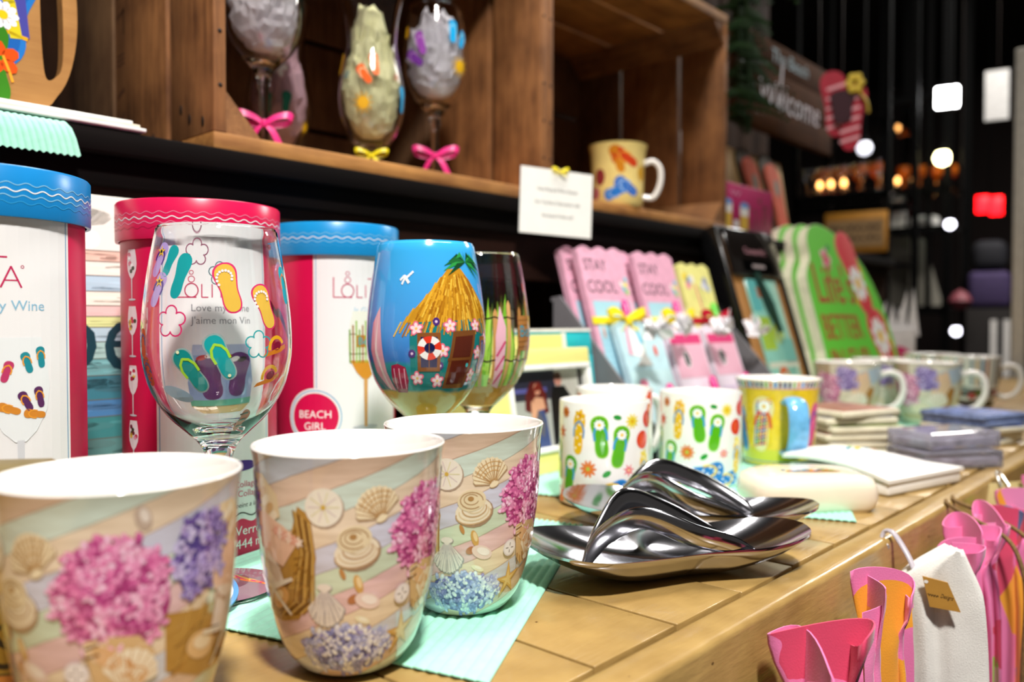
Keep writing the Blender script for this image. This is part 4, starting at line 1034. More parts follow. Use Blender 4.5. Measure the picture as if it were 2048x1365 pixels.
# white napkin pack with bulging cover
t = thing('white_napkin_pack', 'white boxed pack with bulging cover lying at the counter edge', 'pack', (.9325, .3175, 0), R(-13.8))
M_card = mat('white_card', 'F4F2EE', .4, var=.02)
box('pack_tray', (-.068, .068, -.062, .062, 0, .012), M_card, t, .002)
bm = bmesh.new(); G = []
for j in range(9):
    row = []
    for i in range(13):
        u = -1+2*i/12; v = -1+2*j/8
        z = .0165+.018*max(0, 1-(u*.8+.25)**2)*max(0, (1-(v*.75-.25)**2))
        row.append(bm.verts.new((u*.07, v*.064, z)))
    G.append(row)
fs = [bm.faces.new((G[j][i], G[j][i+1], G[j+1][i+1], G[j+1][i])) for j in range(8) for i in range(12)]
solid(bm, fs, .004, (0, 0, -1))
autosmooth(obj('bulging_cover', bm, M_card, t), 40)
box('inner_block', (-.065, .065, -.058, .058, .011, .0165), mat('white_paper_block', 'E8E6E2', .8), t)
A = Art()
for (u, v, c) in ((-24, 14, '5AB4DC'), (-14, 9, 'F0D43A'), (-5, 14, 'F0E060'), (4, 9, '5AB4DC'), (12, 5, 'E88A3A'), (-10, 20, '8ACC5A')): A.ell(u, v, 5, 3, c, 0, .3)
def cov(u, v, h):
    U, V = u/.07, v/.064
    return (u, v, .0165+.018*max(0, 1-(U*.8+.25)**2)*max(0, (1-(V*.75-.25)**2))+h+.0006)
A.build('printed_motif', cov, P_SATIN, t, .006, .006)
# cream ceramic dish
t = thing('cream_ceramic_dish', 'cream ceramic pebble dish with painted motif beside the silver trays', 'dish', (.758, .322, 0), R(-42))
sp = catmull([(-.060, -.01, 0), (-.052, -.036, 0), (-.02, -.044, 0), (.02, -.040, 0), (.054, -.038, 0), (.062, -.01, 0), (.056, .03, 0), (.02, .044, 0), (-.03, .042, 0), (-.056, .022, 0)], 5, True)
bm = bmesh.new(); lv = [(0, .0), (.90, .0), (.96, .004), (1.0, .012), (.985, .022), (.93, .029), (.80, .0325), (.5, .034), (.0, .0345)]
rings = []
for s_, z in lv:
    rings.append([bm.verts.new((p.x*s_, p.y*s_, z)) for p in sp] if s_ > 0 else [bm.verts.new((0, 0, z))])
for a, b in zip(rings, rings[1:]):
    n = len(sp)
    for i in range(n):
        j = (i+1) % n
        if len(a) == 1: bm.faces.new((a[0], b[i], b[j]))
        elif len(b) == 1: bm.faces.new((a[i], b[0], a[j]))
        else: bm.faces.new((a[i], b[i], b[j], a[j]))
autosmooth(obj('dish_body', bm, mat('cream_ceramic', 'F0E4CE', .2, var=.02, coat=.4), t), 60)
A = Art(); g = random.Random(2)
A.poly([(-24, -14), (0, -10), (26, -13), (30, -18), (0, -17)], 'D98A2E', 0)
for i in range(16): A.ell(-22+i*3, -12+g.uniform(-2, 6), 2.6, 2, g.choice(['4A9AD0', 'F0C83A', 'E0702A', '5AA84A', 'E8A0B0', '2A5AA0']), 1, g.random())
A.build('painted_motif', top_surf(.0346), P_GLOSS, t, .01, .01, 8e-5, 2e-4)

# ============================================================= picture frames behind the glasses
def frame(label, x, y, w, h, lean, colm, inner, bl, br, bb, bt, trim=True):
    """bl, br, bb, bt: widths of the left, right, bottom and top members"""
    t = thing('picture_frame', label, 'picture frame', (x, y, .0016))
    piv = lambda o: setattr(o, 'rotation_euler', (R(-lean), 0, 0))
    M_fw = mat('white_frame_paint', 'F3F2EE', .4)
    for nm, d in (('frame_rail', (0, w, 0, .012, 0, bb)), ('frame_rail', (0, w, 0, .012, h-bt, h)), ('frame_stile', (0, bl, 0, .012, bb, h-bt)), ('frame_stile', (w-br, w, 0, .012, bb, h-bt))):
        piv(box(nm, d, colm, t, .0012))
    iw = .006
    x0, x1, z0, z1 = bl-.001, w-br+.001, bb-.001, h-bt+.001
    for nm, d in (('inner_trim', (x0, x1, -.003, .011, z0, z0+iw)), ('inner_trim', (x0, x1, -.003, .011, z1-iw, z1)), ('inner_trim', (x0, x0+iw, -.003, .011, z0+iw, z1-iw)), ('inner_trim', (x1-iw, x1, -.003, .011, z0+iw, z1-iw))):
        piv(box(nm, d, M_fw, t, .0008))
    piv(box('backing', (.01, w-.003, .009, .0135, .01, h-.01), mat('grey_card', '77746f', .8), t))
    if inner:
        A = Art(1); inner(A, x0+iw, x1-iw, z0+iw, z1-iw)
        p = A.build('photo_print', flat_surf(.0088), P_SATIN, t, 0, 0, 2e-5); piv(p)
    return t
def photo(A, x0, x1, z0, z1):
    W, H_ = x1-x0, z1-z0
    r = lambda a, b, c, d, col, l: A.rect(x0+a*W, z0+b*H_, x0+c*W, z0+d*H_, col, l)
    r(0, 0, 1, 1, 'A8AAA6', 0); r(0, .62, .62, 1, '2a2a3a', 1); r(0, .72, .5, .78, '5A5AA0', 2); r(.62, .3, 1, 1, 'C9C7BE', 1); r(.94, .6, 1, 1, '2a2a2a', 2)
    P = lambda L, c, l: A.poly([(x0+a*W, z0+b*H_) for a, b in L], c, l)
    P([(.52, 0), (.54, .62), (.58, .78), (.74, .78), (.82, .62), (.80, 0)], '08080a', 4); A.ell(x0+.66*W, z0+.86*H_, .05*W, .08*H_, 'C98A7A', 5); A.ell(x0+.66*W, z0+.92*H_, .05*W, .05*H_, '5a3a2a', 6)
    P([(.2, .5), (.22, .7), (.3, .86), (.42, .86), (.48, .7), (.5, .45), (.36, .4)], '5A1410', 5)
    P([(.26, 0), (.28, .42), (.34, .58), (.42, .56), (.46, .36), (.48, 0)], '3A4A7A', 6); P([(.26, .2), (.28, .6), (.34, .66), (.44, .64), (.46, .5), (.36, .48)], 'D9A080', 7); P([(.3, .3), (.36, .5), (.44, .3), (.4, .12)], '5a5a66', 8)
    A.ell(x0+.37*W, z0+.76*H_, .045*W, .075*H_, 'D9987E', 8); P([(.3, .55), (.33, .78), (.4, .86), (.45, .7), (.47, .5), (.42, .74), (.35, .74)], '7A2418', 9)
M_yelw = mat('yellow_plank_paint', 'F0E68C', .5, var=.06, stretch=(.3, 1, 3), scale=60)
frame('yellow plank picture frame holding a photo of two people in dark clothes', .525, .597, .288, .143, 9, M_yelw, photo, .136, .004, .024, .020)
t = frame('turquoise and yellow picture frame standing behind the photo frame', .60, .621, .246, .162, 7, mat('turquoise_paint', '22BCC8', .45, var=.08), None, .05, .05, .03, .03)
box('yellow_block', (.002, .186, -.0006, .002, .133, .158), M_yelw, t).rotation_euler = (R(-7), 0, 0)
box('white_cap', (0, .246, -.001, .013, .1615, .165), mat('white_frame_paint', 'F3F2EE', .4), t).rotation_euler = (R(-7), 0, 0)
box('white_divider', (.186, .193, -.001, .003, .03, .16), mat('white_frame_paint', 'F3F2EE', .4), t).rotation_euler = (R(-7), 0, 0)

# ============================================================= plank style canvas between the boxes
t = thing('plank_print_canvas', 'painted plank canvas in pastel stripes with dark teal script lettering', 'canvas', (.30, .700, .0))
cv = box('canvas_panel', (-.20, .095, 0, .014, 0, .281), mat('canvas_white', 'F2EFE6', .6), t, .001); cv.rotation_euler = (R(-4), 0, 0)
A = Art(); g = random.Random(12); z = 0
bands = [('8FA8B4', 16), ('7C9CB4', 14), ('E6C4C8', 12), ('E9DDD0', 16), ('5C8C8A', 20), ('3F8486', 18), ('4A7FB0', 14), ('3D7C8C', 20), ('6FA8AC', 14), ('A8CCC8', 14), ('B9D6E4', 12), ('DCE6A0', 9), ('EBC9C6', 9), ('F3EFE2', 12), ('B9D8EA', 13), ('F4F0E6', 12), ('ECC8B8', 9), ('F6F2EA', 47)]
for c, h in bands:
    h = min(h, 280-z)
    A.rect(-199, z, 94, z+h, c, 0); A.line([(-199, z), (94, z+.4)], .7, '6A6A60', 3)
    for k in range(24):
        x = g.uniform(-165, 60); cc = lin(c); q = g.uniform(.7, 1.3) if max(cc) < .6 else g.uniform(.9, 1.1)
        A.ell(x, z+h*g.uniform(.2, .8), g.uniform(8, 30), h*g.uniform(.06, .2), tuple(min(1, v*q+.02) for v in cc), 1, g.uniform(-.03, .03), 9)
    z += h
A.text('pe', -70, 134, 92, '123E4A', 5, 'L', 0, .9, .1)
p = A.build('printed_planks', flat_surf(0), P_SATIN, t, 0, 0); p.rotation_euler = (R(-4), 0, 0)
cord = catmull([(-.098, -.002, .268), (-.094, -.006, .255), (-.096, -.007, .235), (-.104, -.004, .215)], 4)
sweep('hanging_cord', cord, .0006, mat('grey_cord', '8a8a84', .8), t, 6)

# ============================================================= things on the shelf: runner, mats, cutting board
bm = bmesh.new(); per = 8; ribs = 62; J = ribs*per; G = []
pth = [(.885, .3357), (.80, .3357), (.722, .3357), (.7115, .3345), (.7085, .330), (.7075, .322), (.7065, .3085)]
for j in range(J+1):
    ph = 2*PI*j/per; b_ = .0010*abs(math.sin(ph/2)); x = -.06+.305*j/J; row = []
    for i, (y, z) in enumerate(pth):
        ny, nz = (0, 1) if i < 3 else ((-.7, .7) if i == 3 else (-1, 0))
        zz = z-(.0016*(.5-.5*math.cos(ph)) if i == len(pth)-1 else 0)
        row.append(bm.verts.new((x+(.009*(i-3)/3 if i > 3 else 0)*j/J, y+ny*b_, zz+nz*b_)))
    G.append(row)
fs = [bm.faces.new((G[j][i], G[j][i+1], G[j+1][i+1], G[j+1][i])) for j in range(J) for i in range(len(pth)-1)]
solid(bm, fs, .0005)
tag(autosmooth(obj('shelf_runner', bm, M_mint), 70), 'mint ribbed runner hanging over the front of the black shelf', 'runner')
for i, (c, dx) in enumerate((('F0EFEA', 0), ('E9DCC4', -.004), ('F4F2EC', -.009))):
    o = box('cork_backed_mat', (-.30, .309+dx, .711+.003*i, .87, .3372+i*.0031, .3402+i*.0031), mat('mat_board_'+c, c, .5), None, .0006)
    tag(o, ('lowest', 'middle', 'topmost')[i]+' pale board mat of the stack under the wooden flip flop board', 'mat', 'pale board mats on the shelf')
t = thing('flip_flop_cutting_board', 'varnished wooden board with long hand slot and painted flip flops', 'cutting board', (.16, .748, .3465))
out = catmull([(-.09, 0, .0), (.0, 0, .0), (.072, 0, .002), (.092, 0, .018), (.104, 0, .045), (.110, 0, .085), (.108, 0, .14), (.098, 0, .185), (.07, 0, .205), (0, 0, .21), (-.07, 0, .205), (-.1, 0, .16), (-.108, 0, .09), (-.102, 0, .03)], 5, True)
hole = catmull([(.084, 0, .030), (.0905, 0, .033), (.0965, 0, .045), (.0985, 0, .085), (.0975, 0, .125), (.092, 0, .15), (.086, 0, .15), (.0825, 0, .125), (.081, 0, .085), (.0815, 0, .045)], 4, True)
bm = bmesh.new(); es = []
for lp in (out, hole):
    vv = [bm.verts.new((p.x, 0, p.z)) for p in lp]
    es += [bm.edges.new((vv[i], vv[(i+1) % len(vv)])) for i in range(len(vv))]
bmesh.ops.triangle_fill(bm, edges=es, use_beauty=True)
solid(bm, bm.faces[:], .012, (0, 1, 0))
o = obj('board', bm, wood('varnished_pale_wood', '94683C', 'B58650', .25, 'X', 14, .1, gloss_coat=.5), t); o.rotation_euler = (R(-5), 0, 0)
for v in o.data.vertices: pass
A = Art()
A.sole(44, 86, 100, 64, R(-6), '2460AC', 0, None, None, '2a74c0'); A.line([(48, 128), (66, 96), (68, 62)], 8, '4A4A9A', 3); A.line([(34, 128), (50, 96), (54, 60)], 6, '5A7AC0', 3); A.line([(44, 120), (58, 88), (62, 60)], 9, 'D8C42A', 6)
A.sole(34, 34, 76, 52, R(8), '3A7A22', 7); A.petals(50, 40, 15, 5, 'D8501C', 10, .36, .5); A.line([(52, 42), (56, 30), (58, 22)], 2, 'F0A030', 11)
A.daisy(53, 76, 12, 'FFFFFF', 'F0C020', 12, 10); A.line([(40, 66), (70, 60)], 3, 'E8A820', 6)
for p in build_parts(A, 'painted_flip_flop', .5, flat_surf(-.0003), P_GLOSS, t, 0, 0): p.rotation_euler = (R(-5), 0, 0)

# ============================================================= tissue filled glasses in the crate
def tissue(parent, col, rf, z0, z1, seed, top=.02, name='tissue_paper'):
    bm = bmesh.new(); bmesh.ops.create_icosphere(bm, subdivisions=4, radius=1)
    sv = Vector((seed*3.7, seed*1.3, seed*.7))
    for v in bm.verts:
        n = v.co.normalized(); s = n.z
        z = (z0+z1)/2+(z1-z0)/2*s
        q = noise.noise(n*2.2+sv)*.5+noise.cell(n*3.1+sv)*.12+noise.noise(n*6+sv)*.2
        rg = abs(noise.noise(n*3.4+sv*1.7))+.6*abs(noise.noise(n*7+sv))
        rr = rf(min(z, .22))*.93*math.sqrt(max(0, 1-s*s))**.4*(1-.34*min(.75, rg))
        if s > .5: rr *= 1-.35*(s-.5); z += top*q*2*(s-.3)
        a = math.atan2(n.y, n.x); v.co = Vector((rr*math.cos(a), rr*math.sin(a), z+.010*(noise.cell(n*4+sv)-.5)*(s > .2)))
    return obj(name, bm, mat('tissue_'+col, col, .7, var=.06, scale=40, sheen=.2), parent)
M_pinkr = mat('hot_pink_ribbon', 'E0307E', .35); M_yelr = mat('yellow_ribbon', 'F0DC1E', .4); M_redr = mat('crimson_ribbon', 'B8102E', .35); M_purr = mat('violet_ribbon', '5A3A9A', .4)
def sun(A, x, z, r, c='F4C41A'):
    A.ell(x, z, r, r, c, 5)
    for i in range(11):
        a = i*2*PI/11; A.line([(x+r*1.15*math.cos(a), z+r*1.15*math.sin(a)), (x+r*1.6*math.cos(a), z+r*1.6*math.sin(a))], r*.2, c, 5)
hz = [(0, 0), (.034, 0), (.035, .001), (.034, .0022), (.018, .005), (.0085, .010), (.0075, .017), (.012, .026), (.024, .037), (.0345, .056), (.0395, .080), (.0390, .102), (.0340, .130), (.0305, .152), (.0325, .178), (.0395, .212)]
hzs = [hz[0]]+[tuple(p)[:2] for p in catmull([(r, z, 0) for r, z in hz[1:]], 3)]
hzi = [(max(0, r-.0014), z) for r, z in hzs if z > .03][::-1]+[(.010, .0295), (0, .028)]
wg = [(r*.92, z*.98) for r, z in gs_out]; wgi = [(r*.92, z*.98) for r, z in gs_in[1:]]
FLOORZ = .3518
def crate_glass(label, x, y, kind, tcol, bowm, bowz, art, seed, rot=0, tz=None):
    t = thing('tissue_filled_glass', label, 'glass', (x, y, FLOORZ), face_cam(x, y)+R(rot), 'painted glasses in the crate')
    if kind == 'wine':
        lathe('glass', wg+wgi, M_glass, t, 64, 60); rf = profr([(r*.92, z*.98) for r, z in gs_out[4:]])
        tissue(t, tcol, rf, *(tz or (.112, .222)), seed)
    else:
        lathe('glass', hzs+hzi, M_glass, t, 64, 60); rf = profr(hzs[4:])
        tissue(t, tcol, rf, *(tz or (.040, .190)), seed, .03)
    made = []
    def fresh():
        made.append(Art()); return made[-1]
    art(fresh)
    for A in made: A.build('painted_motif', cyl_surf(rf, .042), P_GLOSS, t, .004, .004, 9e-5, 3e-4)
    if bowm: bow(t, bowm, .030 if kind == 'wine' else .020, (0, -.010, bowz), tail=1.0)
    return t
d4 = lambda a: R(a)*42
def a1(N):
    sun(N(), d4(24), 178, 9)
    A = N()
    for dx, dz in ((0, 0), (4, 2), (2, 6)): A.ell(d4(-26)+dx, 180+dz, 1.6, 1.6, '2A8A8A', 5)
    N().sole(d4(-100), 170, 26, 12, .2, 'E8562A', 3, 'F0C020'); N().sole(d4(100), 170, 26, 12, .2, '2AA09A', 3, 'F0C020')
def a2(N):
    A = N(); A.sole(d4(6), 119, 27, 12, R(10), 'F07A4A', 3, 'F8B88A'); A.sole(d4(-12), 107, 27, 12, R(38), 'E8642E', 3, 'F8B88A')
    sun(N(), d4(-14), 74, 7.6, 'F0B830'); N().sole(d4(64), 84, 32, 12, R(4), '22A4DC', 3); N().sole(d4(-72), 124, 26, 11, 0, 'F0B020', 3)
    for x, c in ((44, 'C83A4A'), (-50, '2A8AA0')):
        A = N()
        for i in range(4): A.ell(d4(x)+i*2, 106+(i % 2)*4, 1.3, 1.3, c, 5)
def a3(N):
    A = N(); A.sole(d4(-26), 172, 32, 13, R(18), '9A4AB0', 3, 'C890D4'); A.sole(d4(-38), 154, 30, 13, R(50), '7A3AA0', 3, 'B880CC')
    A = N(); A.sole(d4(34), 189, 30, 13, R(-6), '1FA6E4', 3, '8AD4F4'); A.sole(d4(56), 182, 26, 12, R(-26), '1FA6E4', 3, '8AD4F4')
    sun(N(), d4(48), 146, 8, 'F0BC22'); N().ell(d4(-62), 190, 4, 8, 'F0B020', 4)
def a4(N):
    N().petals(d4(0), 128, 13, 5, 'FFFFFF', 4, .3)
    A = N(); A.sole(d4(-20), 84, 26, 12, 0, '1F8A78', 3); A.sole(d4(12), 86, 26, 12, -.1, '1F8A78', 3)
    sun(N(), d4(14), 164, 6); sun(N(), d4(56), 60, 5)
crate_glass('wine glass stuffed with white tissue, yellow sun and pink bow, by the crate corner', .4745, .80, 'wine', 'DCD6DC', M_pinkr, .034, a1, 1)
crate_glass('hurricane glass stuffed with pale yellow tissue and tied with a yellow bow', .611, .79, 'hurricane', 'E4E2B0', M_yelr, .019, a2, 2)
crate_glass('wine glass stuffed with white tissue, purple and blue flip flops and pink bow', .7226, .80, 'wine', 'E2DEE6', M_pinkr, .036, a3, 3)
crate_glass('hurricane glass stuffed with pink tissue, standing deeper in the crate', .5574, .905, 'hurricane', 'DDB4C0', M_purr, .018, a4, 4)

# ============================================================= beach mug in the second crate
t = thing('yellow_beach_mug', 'pale yellow mug with shells and blue flip flop print inside the crate', 'mug', (1.0713, .758, FLOORZ), face_cam(1.07, .758))
lathe('mug_body', [(0, .001), (.033, 0), (.0365, .001), (.0395, .006), (.0405, .03), (.0415, .06), (.0435, .085), (.0465, .098), (.0455, .098), (.042, .085), (.039, .04), (.034, .006), (0, .005)], mat('pale_yellow_glaze', 'F2D888', .15, var=.06, coat=.4), t, 64, 60)
A = Art(); d6 = lambda a: R(a)*42
A.sole(d6(18), 74, 44, 18, R(60), 'D8461E', 1, 'F0A83A'); A.sole(d6(0), 72, 44, 18, R(20), 'D8861E', 1, 'C83A1E'); A.sole(d6(20), 30, 44, 20, R(60), '2E66C4', 1, '8AB4EC', '9AC0F0'); A.sole(d6(-4), 22, 40, 18, R(110), '2E7AD0', 1, '8AB4EC'); A.ell(d6(-42), 46, 10, 13, '9A3A3A', 1); A.ell(d6(60), 52, 9, 12, 'D8A02A', 1); A.ell(d6(-55), 22, 8, 10, 'C86A7A', 1)
A.build('printed_pattern', cyl_surf(profr([(.0395, .006), (.0405, .03), (.0415, .06), (.0435, .085), (.0465, .098)]), .042), P_GLOSS, t, .005, .01)
hp = catmull([(.040, 0, .070), (.055, 0, .074), (.066, 0, .062), (.066, 0, .038), (.056, 0, .018), (.040, 0, .018)], 5)
sweep('handle', hp, .0045, M_por, t, 10, .8, (0, 1, 0))
# leaning card inside the same crate
o = box('leaning_price_card', (-.012, .012, 0, .0015, 0, .085), M_card); o.location = (.905, .775, FLOORZ); o.rotation_euler = (R(-14), R(-14), 0)
tag(o, 'narrow white card leaning inside the crate with the beach mug', 'card')
o = box('packaged_towel', (-.02, .02, 0, .014, 0, .13), mat('packaged_print', '9AB4B4', .3, var=.8, scale=40)); o.location = (1.40, .86, .335); o.rotation_euler = (0, 0, R(70))
tag(o, 'narrow printed package seen through the gap of the crate end', 'package')

# care card hung on the crates
t = thing('care_notice_card', 'white care notice card with a yellow bow hung on the crate edge', 'card', (.846, .690, .366), R(-20))
box('card', (-.060, .050, 0, .0012, -.078, .008), M_card, t).rotation_euler = (0, R(2), 0)
A = Art()
for s_, z in (('Hand Painted Wine Glasses', -21), ('Are Top Rack Dishwasher Safe', -38), ('Handwash Preferred!!', -55)): A.text(s_, -5, z, 7.0, '3a3830', 0, 'C', -.035, .78)
A.build('printed_text', flat_surf(0), P_MATTE, t, 0, 0)
bow(t, M_yelr, .013, (-.002, -.003, .006), tail=.5)
sweep('hanging_thread', [(0, 0, .006), (.001, .016, .012), (.001, .032, .016)], .0005, M_yelr, t, 5)

# ============================================================= notepad display
t = thing('notepad_display_tray', 'grey card display tray with slanted sides holding the notepads', 'display tray', (.85, .545, .0016))
M_grey = mat('grey_board', '77757A', .7, var=.04)
for x0 in (0, .405):
    bm = bmesh.new(); pts = [(0, 0), (.165, 0), (.165, .205), (.150, .207), (0, .045)]
    a = [bm.verts.new((x0, y, z)) for y, z in pts]; b = [bm.verts.new((x0+.004, y, z)) for y, z in pts]
    bm.faces.new(a[::-1]); bm.faces.new(b)
    for i in range(5): bm.faces.new((a[i], a[(i+1) % 5], b[(i+1) % 5], b[i]))
    obj('side_panel', bm, M_grey, t)
box('back_panel', (0, .409, .161, .165, 0, .2), M_grey, t); box('tray_floor', (0, .409, 0, .165, 0, .003), M_grey, t); box('front_lip', (0, .409, 0, .003, 0, .045), M_grey, t)
box('middle_step', (.004, .405, .070, .161, .003, .075), M_grey, t)
def scal(w, h, bumps, amp):
    top = [(-w/2+w*i/(bumps*6), h+amp*abs(math.sin(PI*i/6))) for i in range(bumps*6+1)]
    return [(-w/2, 0), (w/2, 0)]+top[::-1]
def notepad(label, x, y, z, w, h, col, art, th=.010, lean=17, bowm=None, pen='E0308A', penx=.026, penz=(.072, .128), bows=.04, bowz=.10, group='notepads'):
    t = thing('magnetic_notepad', label, 'notepad', (x, y, z), R(-3), group)
    rot = lambda o: setattr(o, 'rotation_euler', (R(-lean), 0, 0))
    rot(obj('pad', prismbm(scal(w, h, 3, .007), 0, th), mat('pad_card_'+col, col, .35), t))
    A = Art(); art(A, w*1000, h*1000); p = A.build('printed_sheet', flat_surf(-.0002), P_SATIN, t, 0, 0, 1.2e-4); rot(p)
    if pen:
        for k, (c, dx) in enumerate(((pen, 0),)):
            o = sweep('pen', [(penx+dx, -.006, penz[0]), (penx+dx, -.006, penz[1]-.006), (penx+dx, -.006, penz[1])], [.0055, .0055, .003], mat('pen_'+c, c, .25), t, 10); rot(o)
    if bowm:
        sl, cl_ = math.sin(R(lean)), math.cos(R(lean))
        bow(t, bowm, bows, (.006, bowz*sl-.014, bowz*cl_), tail=.55)
        rb = box('ribbon_band', (-w/2-.001, w/2+.001, -.0015, -.0007, bowz-.005, bowz+.005), bowm, t); rot(rb)
    return t
def stay(A, w, h):
    A.rect(-w/2+9, 10, w/2-9, h*.64, 'A6D4E4', 0)
    for i in range(9): A.line([(-w/2+10, 18+i*8), (w/2-10, 18+i*8)], .6, '7FB8D0', 1)
    A.text('STAY', -w/2+8, h*.86, 23, '5a4a52', 1, 'L', 0, .9); A.text('COOL', -w/2+6, h*.70, 25, '5a4a52', 1, 'L', 0, .9)
    for dx, dz, c in ((0, 6, '8AC8D8'), (4, 12, 'F0E060'), (-4, 14, 'F6F0F0'), (5, 2, 'A8D080'), (0, 18, 'F2A8C0'), (6, 20, '8AC8D8')): A.ell(w/2-14+dx, h*.70+dz, 4.5, 4.5, c, 2)
    A.ell(-w/2+18, h*.42, 2, 9, 'E08A6A', 2)
def lemon(A, w, h):
    for dx, dz, c in ((-30, 10, 'F0D43A'), (-22, 4, '7AB0D0'), (-26, -4, 'F29AA8'), (-14, 6, 'F6F0E8'), (24, 4, '9AA0B8'), (28, -8, 'B8C0D0'), (18, -4, 'E8E8F0')): A.ell(dx, h*.86+dz, 7, 7, c, 1)
    A.line([(-8, h*.84), (-2, h*.62)], 4, 'E88A8A', 1); A.line([(6+2*math.sin(i*1.6), h*.84-i*3) for i in range(10)], 1.6, '5a6a4a', 1)
def striped(A, w, h):
    A.rect(-w/2+3, h*.55, w/2-3, h*.93, 'E8B4C8', 0); A.rect(-w/2+3, h*.86, w/2-3, h*.95, 'D8407A', 1); A.ell(-10, h*.72, 9, 13, 'F0ECEE', 2); A.ell(-10, h*.72, 7, 11, '2a2a2e', 3); A.line([(-14, h*.78), (-6, h*.66)], 1.4, 'F0F0F0', 4)
    for i in range(10): A.rect(-w/2+3, 6+i*7, w/2-3, 9.5+i*7, ['EFE4F0', 'D8C8E4'][i % 2], 1)
    A.rect(-w/2, 0, w/2, 6, '22BCD8', 2)
def beachpad(A, w, h):
    A.rect(-w/2+3, 4, w/2-3, h*.62, 'C4E4EA', 0); A.poly([(-30, h*.98), (-8, h*1.0), (-2, h*.72), (-36, h*.76)], 'F6F2F2', 1); A.poly([(-30, h*.98), (-24, h*.99), (-28, h*.75), (-36, h*.76)], 'E8A0B8', 2); A.poly([(-12, h*1.0), (-6, h), (2, h*.85), (-6, h*.84)], '5AC0DC', 2); A.line([(8, h*.95), (-6, h*.66)], 1.6, 'D8B07A', 2)
    A.poly([(-26, h*.66), (-2, h*.78), (10, h*.66)], 'B8B8B4', 2); A.ell(-22, h*.52, 9, 6, 'E88AA8', 3); A.ell(24, h*.78, 4, 8, 'E05A4A', 2)
    for i in range(7): A.line([(-w/2+6, 12+i*11), (w/2-6, 12+i*11)], .6, '9AC8D4', 1)
PK = 'E2A8C0'
bz = .0798
for i, (x, y, lab, bw) in enumerate(((.905, .672, 'pink STAY COOL notepad behind the yellow bow, rearmost at the slanted side', None), (.913, .650, 'pink STAY COOL notepad tied with a wide yellow bow', M_yelr), (1.035, .672, 'pink STAY COOL notepad half hidden behind its twin', None), (1.045, .650, 'pink STAY COOL notepad next to the yellow notepad', M_yelr))):
    notepad(lab, x, y-.03, bz, .098, .20, PK, stay, bowm=bw, penx=.020)
notepad('pale yellow notepad with green pen and crimson bow behind the striped pads', 1.172, .628, bz, .088, .19, 'E9E48E', lemon, pen='5CD028', bowm=M_redr, penx=.022)
fz = .0082
notepad('light blue beach notepad with pink and yellow pens in front of the pink pads', .935, .572, fz, .095, .172, 'BFE0EA', beachpad, penx=.024, penz=(.03, .085), lean=20)
notepad('lilac striped notepad with black oval beside the light blue notepad', 1.048, .572, fz, .085, .165, 'EADDEC', striped, penx=.030, penz=(.045, .09), lean=20)
notepad('lilac striped notepad with black oval beside the black clamshell pack', 1.152, .572, fz, .080, .165, 'EADDEC', striped, penx=.030, penz=(.045, .09), lean=20)
M_cel = mat('crinkled_white_wrap', 'FAF8FC', .3, var=.03, coat=.3)
for k, (x, y, z, lab) in enumerate(((.884, .578, .164, 'slanted tray side'), (.990, .600, .168, 'light blue pad'), (1.098, .598, .168, 'striped pads'), (1.196, .596, .160, 'clamshell pack'))):
    bm = bmesh.new(); g = random.Random(40+k); fs = []
    for i in range(22):
        a0 = g.uniform(-.5, PI+.5); ln = g.uniform(.014, .034); wd = g.uniform(.006, .013); yy = g.uniform(-.012, .006)
        dx, dz = math.cos(a0), math.sin(a0)*.8; nx, nz = -dz, dx
        p0 = Vector((0, yy*.3, 0)); p1 = Vector((dx*ln*.55+nx*wd, yy-.006*g.random(), dz*ln*.55+nz*wd)); p2 = Vector((dx*ln, yy+.006*g.random(), dz*ln)); p3 = Vector((dx*ln*.5-nx*wd, yy+.005, dz*ln*.5-nz*wd))
        fs += [bm.faces.new([bm.verts.new(p) for p in (p0, p1, p2)]), bm.faces.new([bm.verts.new(p) for p in (p0, p2, p3)])]
    bmesh.ops.remove_doubles(bm, verts=bm.verts[:], dist=.0015)
    solid(bm, bm.faces[:], .0006, (.3, 1, .2))
    o = obj('wrap_topknot', bm, M_cel); o.location = (x, y-.012, z)
    tag(o, 'crinkled clear wrap topknot on the notepads next to the '+lab, 'wrapping', 'crinkled wraps among the notepads')

# ============================================================= black clamshell pack
t = thing('clamshell_gift_pack', 'black framed clamshell pack with patterned teal board and spreader', 'package', (1.368, .592, .0098), 0)
rot = lambda o: setattr(o, 'rotation_euler', (R(-17), 0, 0))
M_bp = mat('black_plastic', '0c0c0d', .25, coat=.3)
w_, h_ = .215, .345
for d in ((-w_/2, -w_/2+.012, -.002, .034, 0, h_), (w_/2-.012, w_/2, -.002, .034, 0, h_), (-w_/2+.012, w_/2-.012, -.002, .034, 0, .012), (-w_/2+.012, w_/2-.012, -.002, .034, h_-.012, h_)): rot(box('black_rim', d, M_bp, t, .003))
rot(box('kraft_insert', (-w_/2+.01, w_/2-.01, .004, .034, .01, h_-.01), mat('kraft_card', 'A8743A', .7), t))
rot(box('patterned_board', (-.050, .070, -.001, .005, .015, .250), mat('teal_glass', '8CC8B8', .15, coat=.5), t, .004))
rot(box('brand_header', (-w_/2+.022, w_/2-.002, -.004, .006, .255, h_-.002), mat('black_header', '15110f', .15, coat=.6), t, .003))
rot(sweep('spreader_handle', [(-.016, -.007, .26), (-.002, -.009, .20), (.016, -.008, .15)], [.006, .009, .0045], mat('dark_green_handle', '1d3a32', .3), t, 10, .6))
A = Art()
for x, z, c in ((0, 70, 'D8602E'), (46, 42, 'C86A2E'), (20, 150, 'B8C84A')):
    A.ell(x, z, 20, 20, c, 0); A.ell(x+2, z-2, 12, 12, '9AC8AC', 1); A.ell(x+3, z-3, 7, 7, c, 2)
